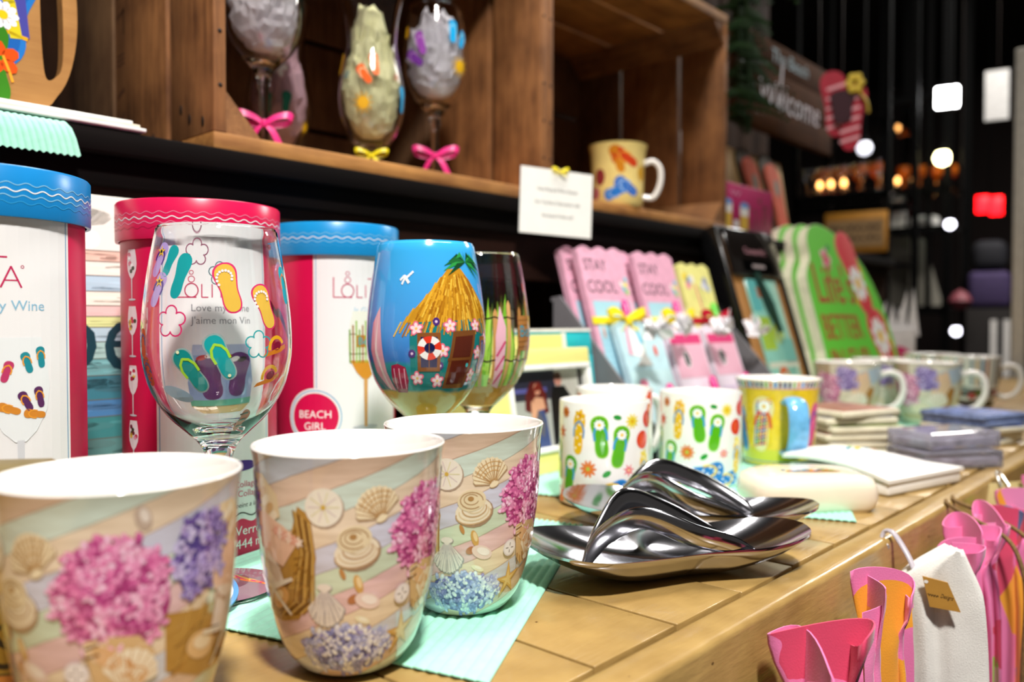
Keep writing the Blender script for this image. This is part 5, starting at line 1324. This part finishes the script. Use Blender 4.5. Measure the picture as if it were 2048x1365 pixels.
A.rect(-49, 190, -14, 248, '6AC0C0', 0); A.rect(-49, 120, 0, 180, 'A8C84A', 0); A.rect(20, 95, 69, 140, '7AB8AC', 0); A.petals(-10, 225, 14, 5, 'C86A3A', 2, .3); A.rect(-49, 88, 69, 98, 'D8DCC8', 0)
p = A.build('printed_motifs', flat_surf(-.001), P_GLOSS, t, 0, 0); rot(p)
A = Art(); A.text('CounterArt', 10, 296, 17, 'C8909A', 0, 'C'); A.rect(-50, 262, 66, 284, '050505', 0); A.rect(-14, 270, 34, 276, 'A89A9A', 1); p = A.build('header_print', flat_surf(-.004), P_GLOSS, t, 0, 0); rot(p)

# ============================================================= green flip flop signs
def green_sign(label, x, y, lean, art):
    t = thing('green_flip_flop_sign', label, 'sign', (x, y, .0057), 0, 'green flip flop signs')
    rot = lambda o: setattr(o, 'rotation_euler', (R(-lean), 0, 0))
    out = catmull([(-.20, 0, .0), (.10, 0, .0), (.19, 0, .06), (.205, 0, .16), (.185, 0, .25), (.14, 0, .315), (.07, 0, .36), (-.02, 0, .385), (-.085, 0, .38), (-.125, 0, .35), (-.135, 0, .31), (-.165, 0, .285), (-.185, 0, .25), (-.195, 0, .12)], 4, True)
    bm = bmesh.new(); pts = [(p.x, max(0, p.z)) for p in out]
    o = obj('cream_core', prismbm(pts, 0, .020), mat('cream_board_edge', 'EDE4CC', .6), t); rot(o)
    A = Art(1); A.poly([(a*.995, b*.995+.001) for a, b in pts], '62C82E', 0)
    if art:
        k = .001
        A.sole(.085, .285, .18, .092, R(14), 'D22A34', 2, None, None, 'E05058'); A.sole(.135, .10, .2, .10, R(8), 'D22A34', 2, None, None, 'E05058')
        for cx, cz, r in ((.088, .262, .042), (.128, .142, .046)): A.daisy(cx, cz, r, 'F6F4F2', 'F0C020', 8, 9)
        A.line([(.055, .215), (.075, .245)], .012, 'F0B020', 7); A.line([(.115, .25), (.125, .30)], .012, 'F0B020', 7); A.line([(.10, .09), (.112, .125)], .012, 'F0B020', 7); A.line([(.15, .17), (.185, .12)], .012, 'F0B020', 7)
        for i in range(4): A.line([(.08+.012*i, .30), (.075+.012*i, .37)], .003, 'F07A7A', 6); A.line([(.125+.012*i, .015), (.12+.012*i, .09)], .003, 'F07A7A', 6)
        A.petals(-.055, .31, .026, 5, 'F2B0C4', 3, .34); A.petals(-.055, .31, .018, 5, 'D2305A', 4, .3); A.ell(-.03, .335, .012, .006, '2a7a4a', 3, .6)
        for k in range(3):
            e = .0016*(k-1)
            A.text("Life's", -.150+e, .215, .120, 'A8401E', 3+k, 'L', 0, .85, .1); A.text('BETTER', -.165+e, .140, .074, 'A8401E', 3+k, 'L', 0, .80); A.text('IN FLIP', -.168+e, .072, .070, 'A8401E', 3+k, 'L', 0, .95); A.text('FLOPS', -.165+e, .010, .066, 'A8401E', 3+k, 'L', 0, 1)
    p = A.build('painted_face', flat_surf(0), P_MATTE, t, 0, 0, 6e-5); rot(p)
    return t
green_sign('green flip flop sign lettered LIFE\'S BETTER, foremost of three', 1.728, .575, 17, True)
green_sign('green flip flop sign with cream edge, middle one of three', 1.713, .598, 17, False)
green_sign('green flip flop sign with cream edge, rearmost of three', 1.700, .621, 17, False)

# ============================================================= signs on the shelf beyond the crates
t = thing('magenta_drink_sign', 'small magenta sign with two beer glasses on the shelf end', 'sign', (1.468, .735, .335))
box('sign_panel', (-.105, .105, 0, .012, 0, .098), mat('magenta_paint', 'B01C5E', .5), t, .0015)
A = Art()
for x, z in ((-80, 12), (-14, 10)):
    A.rect(x-16, z, x+16, z+32, 'E0B43A', 1); A.rect(x-17, z+30, x+17, z+48, 'F0ECE6', 2); A.ell(x, z+50, 17, 6, '6A9AD8', 3)
A.rect(-56, 4, -36, 30, 'E6E0DC', 1)
A.line([(-70+i*5, 80+5*math.sin(i*1.9)) for i in range(9)], 2.4, 'E6A8C8', 2)
for x, z, ww, hh in ((5, 52, 4, 10), (25, 52, 10, 4), (32, 28, 4, 26), (45, 70, 9, 9), (62, 30, 5, 36), (78, 30, 5, 36), (64, 62, 18, 4)): A.rect(x, z, x+ww, z+hh, '6A4A3A', 2)
A.build('printed_face', flat_surf(0), P_MATTE, t, 0, 0)
t = thing('coral_sandal_sign', 'pale wood sign with a pair of coral flip flops behind the magenta sign', 'sign', (1.66, .795, .335))
rot2 = lambda o: setattr(o, 'rotation_euler', (R(-9), 0, 0))
rot2(box('wood_panel', (-.165, .15, 0, .014, 0, .205), wood('pale_ply', 'B08A54', 'D2AE78', .6, 'X', 12, .1), t, .002))
for dx in (-.02, .085):
    for nm, c, k, y0, y1 in (('sandal_outline', '4A4438', 1.12, -.006, -.0002), ('sandal_sole', 'D2624A', 1, -.012, -.0055)):
        pts = [(dx-.01*(k > 1)+px*k+(pz-.1)*-.18, .004+pz*k) for px, pz in sole_pts(.185, .066)]
        rot2(obj(nm, prismbm(pts, y0, y1), mat('sandal_'+c, c, .6), t))
    A = Art(1); A.ell(dx, .135, .014, .02, '8A8478', 0); p = A.build('sandal_strap', flat_surf(-.012), P_MATTE, t, 0, 0); rot2(p)
o = box('white_easel_panel', (-.03, .03, 0, .01, 0, .22), M_card); o.location = (1.452, .815, .335); o.rotation_euler = (R(-10), R(-6), 0)
tag(o, 'white panel leaning between the crate end and the coral sandal sign', 'panel')
# welcome sign of three planks
t = thing('welcome_plank_sign', 'brown plank sign lettered WELCOME in white beside the greenery', 'sign', (1.81, .80, .585))
M_ws = wood('brown_sign_wood', '38200f', '5a3820', .9, 'X', 10, .3, spec=.08)
for i in range(3): box('sign_plank', (-.27, .23, 0, .016, i*.068, i*.068+.064+.004*(i % 2)), M_ws, t, .002)
for bx in (-.2, .18): box('back_batten', (bx-.015, bx+.015, .016, .03, .01, .19), M_ws, t)
A = Art(); A.text('The Beach', -10, 158, 42, '9AB8C4', 1, 'C', 0, 1.1, .15); A.build('painted_letters', flat_surf(0), P_MATTE, t, 0, 0)
A = Art(); A.text('Welcome', -10, 56, 86, 'D8D4DC', 1, 'C', 0, .95, .15); A.line([(-66, 62), (-48, 172)], 9, 'D8D4DC', 1)
A.line([(-240, 120), (-236, 170)], 10, 'D8D4DC', 1); A.ell(-241, 104, 6, 6, 'D8D4DC', 1)
build_parts(A, 'painted_letters', 26, flat_surf(0), P_MATTE, t, 0, 0)
for sx in (-.22, .18): sweep('hanging_wire', [(sx, .01, .2), (sx, .015, .9), (sx, .02, 1.315)], .001, M_nail, t, 5)
# striped flip flop hanger
t = thing('striped_flip_flop_hanger', 'hanging pair of red striped flip flops with yellow flower', 'decoration', (1.885, .715, .56), face_cam(1.885, .715))
M_red = mat('red_sandal_paint', 'B01C34', .5)
for dx, z0, rz in ((-.012, .035, R(4)), (.016, 0, R(-4))):
    pts = [(dx+px*math.cos(rz)-(pz)*math.sin(rz), z0+pz) for px, pz in sole_pts(.15, .055)]
    obj('sandal', prismbm(pts, -.008*(dx > 0), .008-.008*(dx > 0)), M_red, t)
    A = Art(1)
    for i in range(5): A.line([(dx-.02, z0+.02+i*.022), (dx+.02, z0+.03+i*.022)], .007, 'E8A8B0', 0)
    A.build('stripe_print', flat_surf(-.008*(dx > 0)), P_MATTE, t, 0, 0)
bm = bmesh.new()
for i in range(6):
    m4 = Matrix.Translation((.026+.012*math.cos(i*PI/3), -.014, .148+.015*math.sin(i*PI/3)))
    bmesh.ops.create_uvsphere(bm, u_segments=10, v_segments=6, radius=.0095, matrix=m4 @ Matrix.Diagonal((1, .35, 1, 1)))
obj('yellow_flower', bm, mat('yellow_petal', 'D8B83A', .6), t, True)
sweep('yellow_tie', catmull([(.034, -.012, .13), (.05, -.014, .105), (.054, -.012, .08)], 4), .008, mat('yellow_petal', 'D8B83A', .6), t, 8, .4)
obj('dark_bow', prismbm([(px*.9, .062+pz*.5) for px, pz in sole_pts(.15, .06)], -.012, -.0085), mat('dark_plum_cloth', '3a1420', .7), t)
sweep('hanging_loop', [(0, .004, .18), (0, .004, .6), (0, .004, 1.34)], .001, M_nail, t, 5)
# greenery
t = thing('hanging_greenery', 'dark green feathery garland hanging past the crate corner', 'plant', (1.425, .755, 1.2))
M_fern = mat('dark_fern', '18300f', .5, var=.3, scale=40); g = random.Random(4)
sweep('stem', catmull([(0, 0, .7), (.01, .0, 0), (.02, -.02, -.3), (.03, -.03, -.62)], 5), .004, M_fern, t, 6)
for k in range(110):
    z = .30-k*.0085; a = g.uniform(-1.2, .9)+(PI if k % 5 == 0 else 0); ln = g.uniform(.07, .15)
    dx, dy = math.cos(a), math.sin(a)*.6-.15; bm = bmesh.new()
    for s in range(9):
        u = s/9*ln; px, py, pz = .02+dx*u, -.01+dy*u, z-u*u*2.2
        for sd in (-1, 1):
            q = .034*(1-s/12); b0 = Vector((px, py, pz)); b1 = b0+Vector((dx*.5*q-dy*sd*q, dy*.5*q+dx*sd*q, -.3*q)); nn = Vector((0, 0, .0024))
            v = [bm.verts.new(p) for p in (b0-nn, b0+nn, (b0+b1)/2+nn*1.4, b1, (b0+b1)/2-nn*1.4)]
            bm.faces.new(v)
    solid(bm, bm.faces[:], .0006, (.3, 1, .2))
    obj('frond', bm, M_fern, t)
# wrapped gift at the far counter end
t = thing('wrapped_gift_bag', 'white paper gift bag with spiky tissue and a pink disc past the green signs', 'gift bag', (2.05, .655, 0), face_cam(2.05, .655))
M_wp = mat('white_tissue_paper', 'D8D4D4', .5, var=.1)
box('bag_body', (-.05, .05, -.03, .03, 0, .16), M_wp, t, .006)
for i in range(7):
    x = -.045+i*.015; bm = bmesh.new()
    v = [bm.verts.new(p) for p in ((x-.014, -.012, .14), (x+.014, -.012, .14), (x+.010, .012, .14), (x-.01, .012, .14), (x+.02*math.sin(i*2.1), .0, .23+.03*math.sin(i*3.3)))]
    for q in ((0, 1, 4), (1, 2, 4), (2, 3, 4), (3, 0, 4), (3, 2, 1, 0)): bm.faces.new([v[j] for j in q])
    obj('tissue_peak', bm, M_wp, t)
o = lathe('pink_disc', [(0, 0), (.026, 0), (.026, .004), (0, .006)], mat('pink_disc', 'C82A6A', .4), t, 24); o.rotation_euler = (R(90), 0, 0); o.location = (.015, -.031, .09)
A = Art(); A.daisy(-28, 130, 18, 'F4F2F2', 'E8C030', 0); A.build('daisy_print', flat_surf(-.03), P_MATTE, t, 0, 0)

# ============================================================= textiles hanging at the counter front
def tropical(name, scale, stripes=False):
    m, nt, b = newmat(name); sock(b, 'Roughness', .75); sock(b, 'Sheen Weight', .3)
    N = nt.nodes.new; L = nt.links.new
    tc = N('ShaderNodeTexCoord'); at = N('ShaderNodeUVMap'); at.uv_map = 'UVMap'
    nz = N('ShaderNodeTexNoise'); nz.inputs['Scale'].default_value = scale*.8; nz.inputs['Detail'].default_value = 2; L(at.outputs[0], nz.inputs['Vector'])
    mxv = N('ShaderNodeMix'); mxv.data_type = 'VECTOR'; mxv.inputs[0].default_value = .12; L(at.outputs[0], mxv.inputs[4]); L(nz.outputs['Color'], mxv.inputs[5])
    vo = N('ShaderNodeTexVoronoi'); vo.inputs['Scale'].default_value = scale; L(mxv.outputs[1], vo.inputs['Vector'])
    r = N('ShaderNodeValToRGB'); r.color_ramp.interpolation = 'CONSTANT'; e = r.color_ramp.elements
    cols = ['EC78B0', 'EC78B0', 'F08ABC', 'DA3E66', 'EC78B0', 'F0A020', 'F084B8', '86D026', '2A80C4', 'EC78B0']
    e[0].position = 0; e[0].color = (*lin(cols[0]), 1); e[1].position = .1; e[1].color = (*lin(cols[1]), 1)
    for i in range(2, 10): x = e.new(i/10); x.color = (*lin(cols[i]), 1)
    if stripes:
        mp = N('ShaderNodeMapping'); mp.inputs['Scale'].default_value = (1, .12, 1); L(at.outputs[0], mp.inputs[0]); L(mp.outputs[0], vo.inputs['Vector'])
    sp = N('ShaderNodeSeparateColor'); L(vo.outputs['Color'], sp.inputs[0]); L(sp.outputs[0], r.inputs[0]); L(r.outputs[0], b.inputs['Base Color'])
    n2 = N('ShaderNodeTexNoise'); n2.inputs['Scale'].default_value = 900; L(tc.outputs['Object'], n2.inputs['Vector'])
    bp = N('ShaderNodeBump'); bp.inputs['Strength'].default_value = .15; bp.inputs['Distance'].default_value = .001; L(n2.outputs['Fac'], bp.inputs['Height']); L(bp.outputs[0], b.inputs['Normal'])
    return m
M_trop = tropical('tropical_patch_cotton', 13); M_trops = tropical('tropical_strip_cotton', 60, True)
def ruffled(name, x0, x1, y, ztop, folds, amp, frill, drop, m, parent, seed, swell=1.0):
    """gathered cloth: a frill standing above a gathered waist, then the hanging skirt"""
    g = random.Random(seed); bm = bmesh.new(); uv = bm.loops.layers.uv.new('UVMap')
    n = folds*30; phs = [g.uniform(-.5, .5) for _ in range(folds+2)]; am = [g.uniform(.6, 1.25) for _ in range(folds+2)]
    rows = [(frill, 1.0), (frill*.8, .98), (frill*.55, .86), (frill*.25, .62), (0, .42), (-.008, .40), (-.022, .55), (-.05, .66), (-.10, .7), (-drop, .72)]
    G = []
    for ri, (dz, k) in enumerate(rows):
        row = []
        for i in range(n+1):
            u = i/n*folds; f = int(min(u, folds-1)); fr = u-f; fr = fr*fr*(3-2*fr)
            a = am[f]*(1-fr)+am[f+1]*fr; p = 2*PI*u+phs[f]*(1-fr)+phs[f+1]*fr
            pl = .0030*math.sin(p*3+ri*.15)*(1 if ri > 3 else .35)
            x = x0+(x1-x0)*i/n+amp*.6*k*a*math.sin(2*p+.4); yy = y-amp*k*a*math.sin(p)-pl
            zz = ztop+dz+((.010*math.sin(2*PI*u*.5+seed)+.004*math.sin(2*PI*u*1.5+seed*2)) if ri < 3 else 0)+.003*noise.noise(Vector((i*.12, ri*.7, seed)))
            row.append((bm.verts.new((x, min(yy, .2165), zz)), (i/n*(x1-x0)*2.0+seed*.37, dz*1.5+seed*.11)))
        G.append(row)
    fs = []
    for a, b in zip(G, G[1:]):
        for i in range(n):
            q = (a[i], a[i+1], b[i+1], b[i]); f = bm.faces.new([v[0] for v in q]); fs.append(f)
            for lp, v in zip(f.loops, q): lp[uv].uv = v[1]
    solid(bm, fs, .0009)
    return autosmooth(obj(name, bm, m, parent), 80)
for (x0, x1, y, zt, folds, amp, fr, sd, mm, lab) in (
        (.425, .512, .184, -.046, 2, .022, .036, 5, M_trop, 'ruffled pink and red tropical cloth gathered below the bare front board'),
        (.530, .618, .186, -.042, 2, .021, .040, 12, M_trop, 'ruffled pink tropical cloth gathered just before the white towel'),
        (.715, .850, .182, -.040, 4, .022, .036, 9, M_trop, 'ruffled tropical cloth tied with twine beyond the white towel'),
        (.860, 1.15, .176, -.040, 6, .026, .034, 14, M_trops, 'striped tropical ruffled cloth at the far end of the front board')):
    t = thing('ruffled_apron', lab, 'apron', ((x0+x1)/2, y, -.24), 0, 'ruffled tropical aprons on the counter front')
    o = ruffled('gathered_cloth', x0, x1, y, zt, folds, amp, fr, .20, mm, t, sd); o.location = (-(x0+x1)/2, -y, .24)
    bm = bmesh.new(); sweepbm([(x0-.01-(x0+x1)/2, .012, zt+.24-.004), (x1+.01-(x0+x1)/2, .012, zt+.24-.004)], .004, 8, 1, bm)
    obj('waist_cord', bm, mat('lime_cord', '6CB822', .6), t)
# white towel with kraft tag on a plastic hook
t = thing('white_towel', 'folded white towel with kraft tag hanging from a plastic hook', 'towel', (.675, .180, -.24), face_cam(.675, .18))
bm = bmesh.new(); G = []; L_ = [(0.008, .0035), (-.0165, -.016), (-.027, -.030), (-.031, -.040), (-.0295, -.07), (-.027, -.11), (-.026, -.16), (-.026, -.215)]
R_ = [(.0165, .0012), (.022, -.012), (.028, -.026), (.031, -.038), (.0335, -.07), (.035, -.11), (.036, -.16), (.037, -.215)]
for (l, r_) in zip(catmull([(a, 0, b) for a, b in L_], 3), catmull([(a, 0, b) for a, b in R_], 3)):
    row = []
    for i in range(17):
        u = i/16; p = l.lerp(r_, u); dz = max(0, -p.z)
        bul = -.004*math.sin(PI*u)-(.004*math.exp(-((u-.34)/.10)**2)-.0035*math.exp(-((u-.47)/.07)**2))*min(1, dz/.05)+.0015*noise.noise(Vector((u*3, p.z*30, 2)))
        row.append(bm.verts.new((p.x, bul, p.z)))
    G.append(row)
fs = [bm.faces.new((a[i], a[i+1], b[i+1], b[i])) for a, b in zip(G, G[1:]) for i in range(16)]
solid(bm, fs, .009, (0, 1, 0))
M_tow = mat('white_terry', 'ECEAE4', .95, var=.03, bump=.35, bscale=1400, sheen=.4)
o = autosmooth(obj('front_fold', bm, M_tow, t), 80); o.location.z = .24
o2 = o.copy(); o2.name = 'rear_fold'; COL.objects.link(o2); o2.parent = t; o2.location = (-.004, .0105, .2385)
tgo = thing('kraft_tag', None, None); tgo.parent = t
bpy.data.objects.remove(tgo)
o = obj('kraft_tag', prismbm([(-.0108, -.0175), (.0062, -.0200), (.0150, -.0410), (-.0055, -.0400)], -.0115, -.0105), mat('kraft_tag_card', 'B88838', .7, var=.08), t); o.location.z = .24
A = Art(); A.text('Designs', 5.6, -32.4, 4.4, '2a1c10', 1, 'C', -.12, .62, .2); A.line([(-7+i*.55, -30.6-i*.06+.9*math.sin(i*2.2)) for i in range(14)], .4, '2a1c10', 1); A.ell(-8.2, -21.3, 1.5, 1.3, 'F0EEE8', 1)
p = A.build('tag_print', flat_surf(-.0115), P_MATTE, o, 0, 0)
M_hook = mat('frosted_plastic', 'C9C2CC', .25, trans=.35)
hk = catmull([(-.0165, .006, .2215), (-.022, .012, .232), (-.032, .022, .2445), (-.0385, .0275, .2445), (-.041, .024, .2385), (-.036, .016, .2345)], 5)
sweep('plastic_hook', hk, .0024, M_hook, t, 8, .7)
# jute twine
M_jute = mat('jute_twine', '7A5E38', .9, var=.3, scale=300, bump=.5, bscale=900)
for k, pts in enumerate((((.862, .224, .002), (.845, .216, .001), (.815, .185, -.004), (.797, .158, -.012), (.790, .146, -.034), (.788, .143, -.06), (.786, .144, -.11), (.784, .145, -.18)), ((.885, .224, .002), (.868, .216, .001), (.846, .182, -.004), (.834, .152, -.016), (.828, .143, -.04), (.826, .142, -.08), (.825, .142, -.18)))):
    o = sweep('jute_twine', catmull(pts, 5), .0019, M_jute, None, 7)
    tag(o, ('brown jute twine loop hanging in front of the tied tropical cloth', 'brown jute twine strand hanging before the striped tropical cloth')[k], 'twine', 'jute twine on the aprons')
t = thing('clipped_kraft_label', 'folded kraft label held by a wire clip on the counter edge', 'label', (1.02, .206, -.03), R(-30))
box('kraft_label', (-.035, .035, -.004, -.002, -.02, .028), mat('pale_kraft', 'C0AC78', .7), t).rotation_euler = (R(-20), 0, R(0))
sweep('wire_clip', catmull([(-.005, .0, .024), (-.004, .008, .036), (.004, .012, .038), (.005, .0, .024)], 4), .0012, mat('chrome_wire', 'C0C0C0', .2, 1), t, 6)

# ============================================================= the shop beyond
M_blkm = mat('black_steel', '050505', .7, 0); sock(M_blkm.node_tree.nodes['Principled BSDF'], 'Specular IOR Level', .08)
M_pane = mat('cabinet_glass', 'C8D0D0', .02, trans=1, var=0)
cab = thing('glass_display_cabinet', 'tall black steel display cabinet holding the grey panels', 'cabinet', (4.0, 1.05, -.9))
for dx in (0, .32):
    for dy in (0, .27): box('post', (dx-.014, dx+.014, dy-.016, dy+.016, 0, 2.75), M_blkm, cab)
box('post', (-.010, .010, .066, .086, 1.12, 2.75), M_blkm, cab)
for z in (.5, 1.135, 1.5, 1.68, 2.1):
    box('glass_shelf', (0, .32, 0, .27, z, z+.008), M_pane if z != 1.135 else M_blkm, cab)
    box('shelf_rail', (-.014, .014, 0, .27, z-.03, z), M_blkm, cab)
cab2 = thing('glass_display_cabinet', 'black steel display rack with lit glassware above the yellow framed notice', 'cabinet', (3.30, 1.08, -.9))
for dx in (0, .35):
    for dy in (0, .36): box('post', (dx-.012, dx+.012, dy-.012, dy+.012, 0, 2.75), M_blkm, cab2)
for z in (.6, 1.30, 1.535, 1.58, 1.85):
    box('glass_shelf', (0, .35, 0, .36, z, z+.008), M_blkm if z < 1.54 else M_pane, cab2); box('shelf_rail', (-.012, .012, 0, .36, z-.03, z), M_blkm, cab2)
M_amb = mat('amber_glass', 'E07A1E', .05, trans=.6, var=.05); M_cg = clearglass('clear_goblet_glass')
def goblet(x, y, z, label, m, s=1, grp='glassware on the cabinet shelves'):
    t = thing('goblet', label, 'goblet', (x, y, z), 0, grp)
    lathe('cup', [(.004*s, .045*s), (.02*s, .055*s), (.028*s, .075*s), (.026*s, .10*s), (.0245*s, .10*s), (.026*s, .075*s), (.018*s, .058*s), (0, .05*s)], m, t, 20)
    lathe('stem', [(0, 0), (.024*s, 0), (.022*s, .003*s), (.005*s, .008*s), (.004*s, .047*s), (0, .05*s)], m, t, 16)
for i in range(9):
    x, y = 3.345+.07*(i % 2), 1.115+i*.036
    goblet(x, y, .688, ('clear goblet in the crowded row on the lit rack', 'amber goblet in the crowded row on the lit rack')[i % 2], M_amb if i % 2 else M_cg, 1.15, ('clear goblets on the lit rack', 'amber goblets on the lit rack')[i % 2])
for i, (x, y) in enumerate(((4.08, 1.26), (4.12, 1.20), (4.16, 1.14), (4.2, 1.09))): goblet(x, y, .788, 'amber goblet on the tall cabinet shelf over the grey panels', M_amb, 1.1, 'amber goblets on the tall cabinet')
M_bulb = mat('warm_bulb_glow', 'FFB060', .4, emit=5)
for i, (x, y, z, lab) in enumerate(((3.315, 1.345, .688, 'tea light glowing at the open end of the lit rack'), (3.315, 1.30, .688, 'tea light glowing beside the crowded goblets'), (3.32, 1.25, .688, 'tea light glowing in the middle of the goblet row'), (4.03, 1.27, .788, 'tea light glowing by the cabinet post over the grey panels'), (4.03, 1.2, .788, 'tea light glowing beside the amber goblets of the tall cabinet'))):
    t = thing('tea_light', lab, 'tea light', (x, y, z), 0, 'glowing tea lights on the cabinets')
    lathe('cup', [(0, 0), (.018, 0), (.020, .03), (.0185, .03), (.016, .004), (0, .004)], M_cg, t, 16); lathe('flame', [(0, .022), (.009, .030), (.011, .040), (.007, .050), (0, .058)], M_bulb, t, 12)
for i, (y, lab) in enumerate(((1.12, 'beside the rack post'), (1.23, 'over the middle of the yellow notice'), (1.34, 'at the open end of the rack'))):
    t = thing('white_bowl', 'shallow pale bowl on the black rack shelf '+lab, 'bowl', (3.36, y, .6435), 0, 'pale bowls on the rack')
    lathe('bowl_wall', [(0, 0), (.018, 0), (.034, .014), (.045, .030), (.043, .030), (.031, .016), (0, .004)], mat('white_china', 'EDEAE4', .3), t, 24); lathe('foot_ring', [(.012, -.0004), (.019, -.0004), (.019, .003), (.012, .003)], M_por, t, 20)
t = thing('yellow_framed_notice', 'yellow framed notice board hanging under the black rack shelf', 'notice', (3.235, 1.165, .44), R(-80))
box('frame', (-.12, .105, 0, .012, 0, .155), mat('ochre_frame', 'C88A2A', .5), t, .002); box('notice_face', (-.11, .095, -.003, .002, .022, .125), mat('tan_notice', 'B8966A', .7, var=.1), t)
A = Art()
for zz in (86, 46):
    for i in range(8): A.rect(-98+i*23, zz, -84+i*23, zz+18-(i % 3)*4, '5a4232', 0)
A.build('notice_lettering', flat_surf(-.003), P_MATTE, t, 0, 0)
for sx in (-.1, .09): sweep('notice_hook', [(sx, .005, .15), (sx, .010, .175), (sx, .02, .199)], .0015, M_nail, t, 5)
M_gp = mat('grey_panel', '6a665c', .7)
o = box('grey_display_panel', (-.055, .05, 0, .02, 0, .34), M_gp); o.location = (4.12, 1.285, .2435); o.rotation_euler = (0, 0, R(-75)); tag(o, 'tall grey panel standing on the cabinet shelf by the post', 'panel')
o = obj('grey_wedge_panel', prismbm([(-.06, 0), (.085, 0), (.0, .32), (-.06, .32)], 0, .02), mat('light_grey_panel', '8a867a', .7)); o.location = (4.10, 1.175, .2435); o.rotation_euler = (0, 0, R(-75)); tag(o, 'light grey wedge shaped panel on the cabinet shelf', 'panel')
o = box('folded_white_cloth', (-.05, .05, -.07, .05, 0, .06), M_tow, None, .02, 3); o.location = (4.16, 1.2, .6085); tag(o, 'crumpled white cloth on the cabinet shelf above the grey panels', 'cloth')
o = box('white_storage_box', (-.03, .03, -.03, .03, 0, .11), M_tow, None, .006); o.location = (4.09, 1.285, .6085); tag(o, 'small white box beside the crumpled cloth in the cabinet', 'box')
# white post stand with cards
st = thing('white_display_stand', 'white upright display stand post at the aisle', 'stand', (3.0, .575, -.9))
box('upright', (-.016, .016, -.018, .018, 0, 1.93), mat('off_white_laminate', 'D8D2C6', .6), st, .003); box('foot_plate', (-.2, .2, -.15, .15, -.0, .02), M_blkm, st, .003)
for zz in (.5, .8, 1.1, 1.4): box('shelf_arm', (0, .3, -.2, -.018, zz, zz+.02), M_blkm, st)
for i, (y, z, c) in enumerate(((.46, .26, '8a8a80'), (.46, -.05, '6a6a6a'), (.46, -.36, '9a6a4a'))):
    pass
t = thing('hanging_price_card', 'white price card hanging in the dark beyond the black cabinet', 'card', (3.6, .77, .95), face_cam(3.6, .77)); box('card_face', (-.045, .035, 0, .004, 0, .19), mat('white_price_card', 'E8E6E4', .6), t); sweep('card_string', [(0, .002, .2), (0, .002, .6), (0, .002, .952)], .001, M_nail, t, 5)
# bags on hooks
t = thing('stacked_tote_display', 'dark tote bag over a purple tote bag on a rack by the white stand', 'tote bags', (4.2, .925, -.9), face_cam(4.2, .925))
box('purple_bag', (-.085, .085, -.05, .05, 1.13, 1.30), mat('purple_canvas', '3a2c52', .8, var=.2), t, .03, 3); box('dark_bag', (-.07, .07, -.045, .045, 1.30, 1.44), mat('navy_canvas', '14141c', .8), t, .04, 3); box('rack_base', (-.09, .09, -.06, .06, 0, 1.13), mat('dark_plinth', '17110f', .8), t, .004)
for sx in (.02, .07): box('white_leg', (sx-.012, sx+.012, -.075, -.062, .75, 1.08), mat('white_leg_paint', 'E0DCD8', .6), t)
t = thing('hanging_ornament', 'dusty pink ornament on a string beside the tote bags', 'ornament', (3.85, .955, .26))
lathe('pink_ball', [(0, -.04), (.03, -.03), (.045, 0), (.03, .03), (0, .05)], mat('dusty_pink', '7a3a44', .6), t, 16); sweep('string', [(0, 0, .048), (0, 0, .8), (0, 0, 1.642)], .001, M_nail, t, 5)
# lamps in the distance
def lamp(name, label, x, y, z, shape, col, strength, size, stem=None):
    t = thing(name, label, 'lamp', (x, y, z), face_cam(x, y))
    em = mat('glow_'+col+str(strength), col, .4, emit=strength)
    if shape == 'square':
        box('housing', (-size*1.1, size*1.1, .005, .05, -size*1.1, size*1.1), M_blkm, t); box('lit_panel', (-size, size, 0, .008, -size, size), em, t, size*.15)
    else:
        lathe('lit_bulb', [(0, -size), (size*.7, -size*.7), (size, 0), (size*.7, size*.7), (0, size)], em, t, 20); lathe('cap', [(size*.4, size*.6), (size*.5, size*.7), (size*.4, size*1.6), (0, size*1.6)], M_blkm, t, 16)
    sweep('hanger', [(0, .02, size*1.0), (0, .02, (1.9-z)*.5), (0, .02, 1.9-z+.002)], .004, M_blkm, t, 6)
    return t
lamp('square_panel_lamp', 'bright white square lamp glowing in the dark shop', 3.8, 1.003, 1.119, 'square', 'FFFFFF', 12, .043)
lamp('pendant_lamp', 'warm oval pendant lamp glowing beneath the square lamp', 3.9, 1.045, .884, 'round', 'FFF2B0', 12, .034)
lamp('pendant_lamp', 'pale round pendant lamp over the lit rack', 3.2, 1.129, .83, 'round', 'E8E8F4', 1.6, .028)
lamp('pendant_lamp', 'tiny white pendant lamp low beside the cabinet post', 3.7, .960, .572, 'round', 'F4F0FF', 6, .020)
lamp('pendant_lamp', 'tiny white pendant lamp near the tote bags, lowest of all', 4.5, 1.133, .125, 'round', 'F4F0FF', 5, .024)
t = thing('red_lit_sign', 'small glowing red sign on the dark far wall', 'sign', (5.0, 1.105, .80), face_cam(5.0, 1.105))
box('sign_case', (-.07, .07, .004, .03, -.05, .06), M_blkm, t); box('lit_face', (-.062, -.002, 0, .006, -.04, .052), mat('red_glow', 'FF1018', .4, emit=5), t, .006); box('lit_face', (.002, .062, 0, .006, -.055, .045), mat('red_glow', 'FF1018', .4, emit=5), t, .006)
sweep('sign_arm', [(0, .02, .05), (0, .02, .6), (0, .02, 1.102)], .004, M_blkm, t, 6)
o = box('ceiling_beam', (2.2, 2.5, .6, .72, 1.05, 1.13), mat('worn_white_beam', '8a8474', .7)); o.location = (-.02, .33, .0)
bpy.data.objects.remove(o)
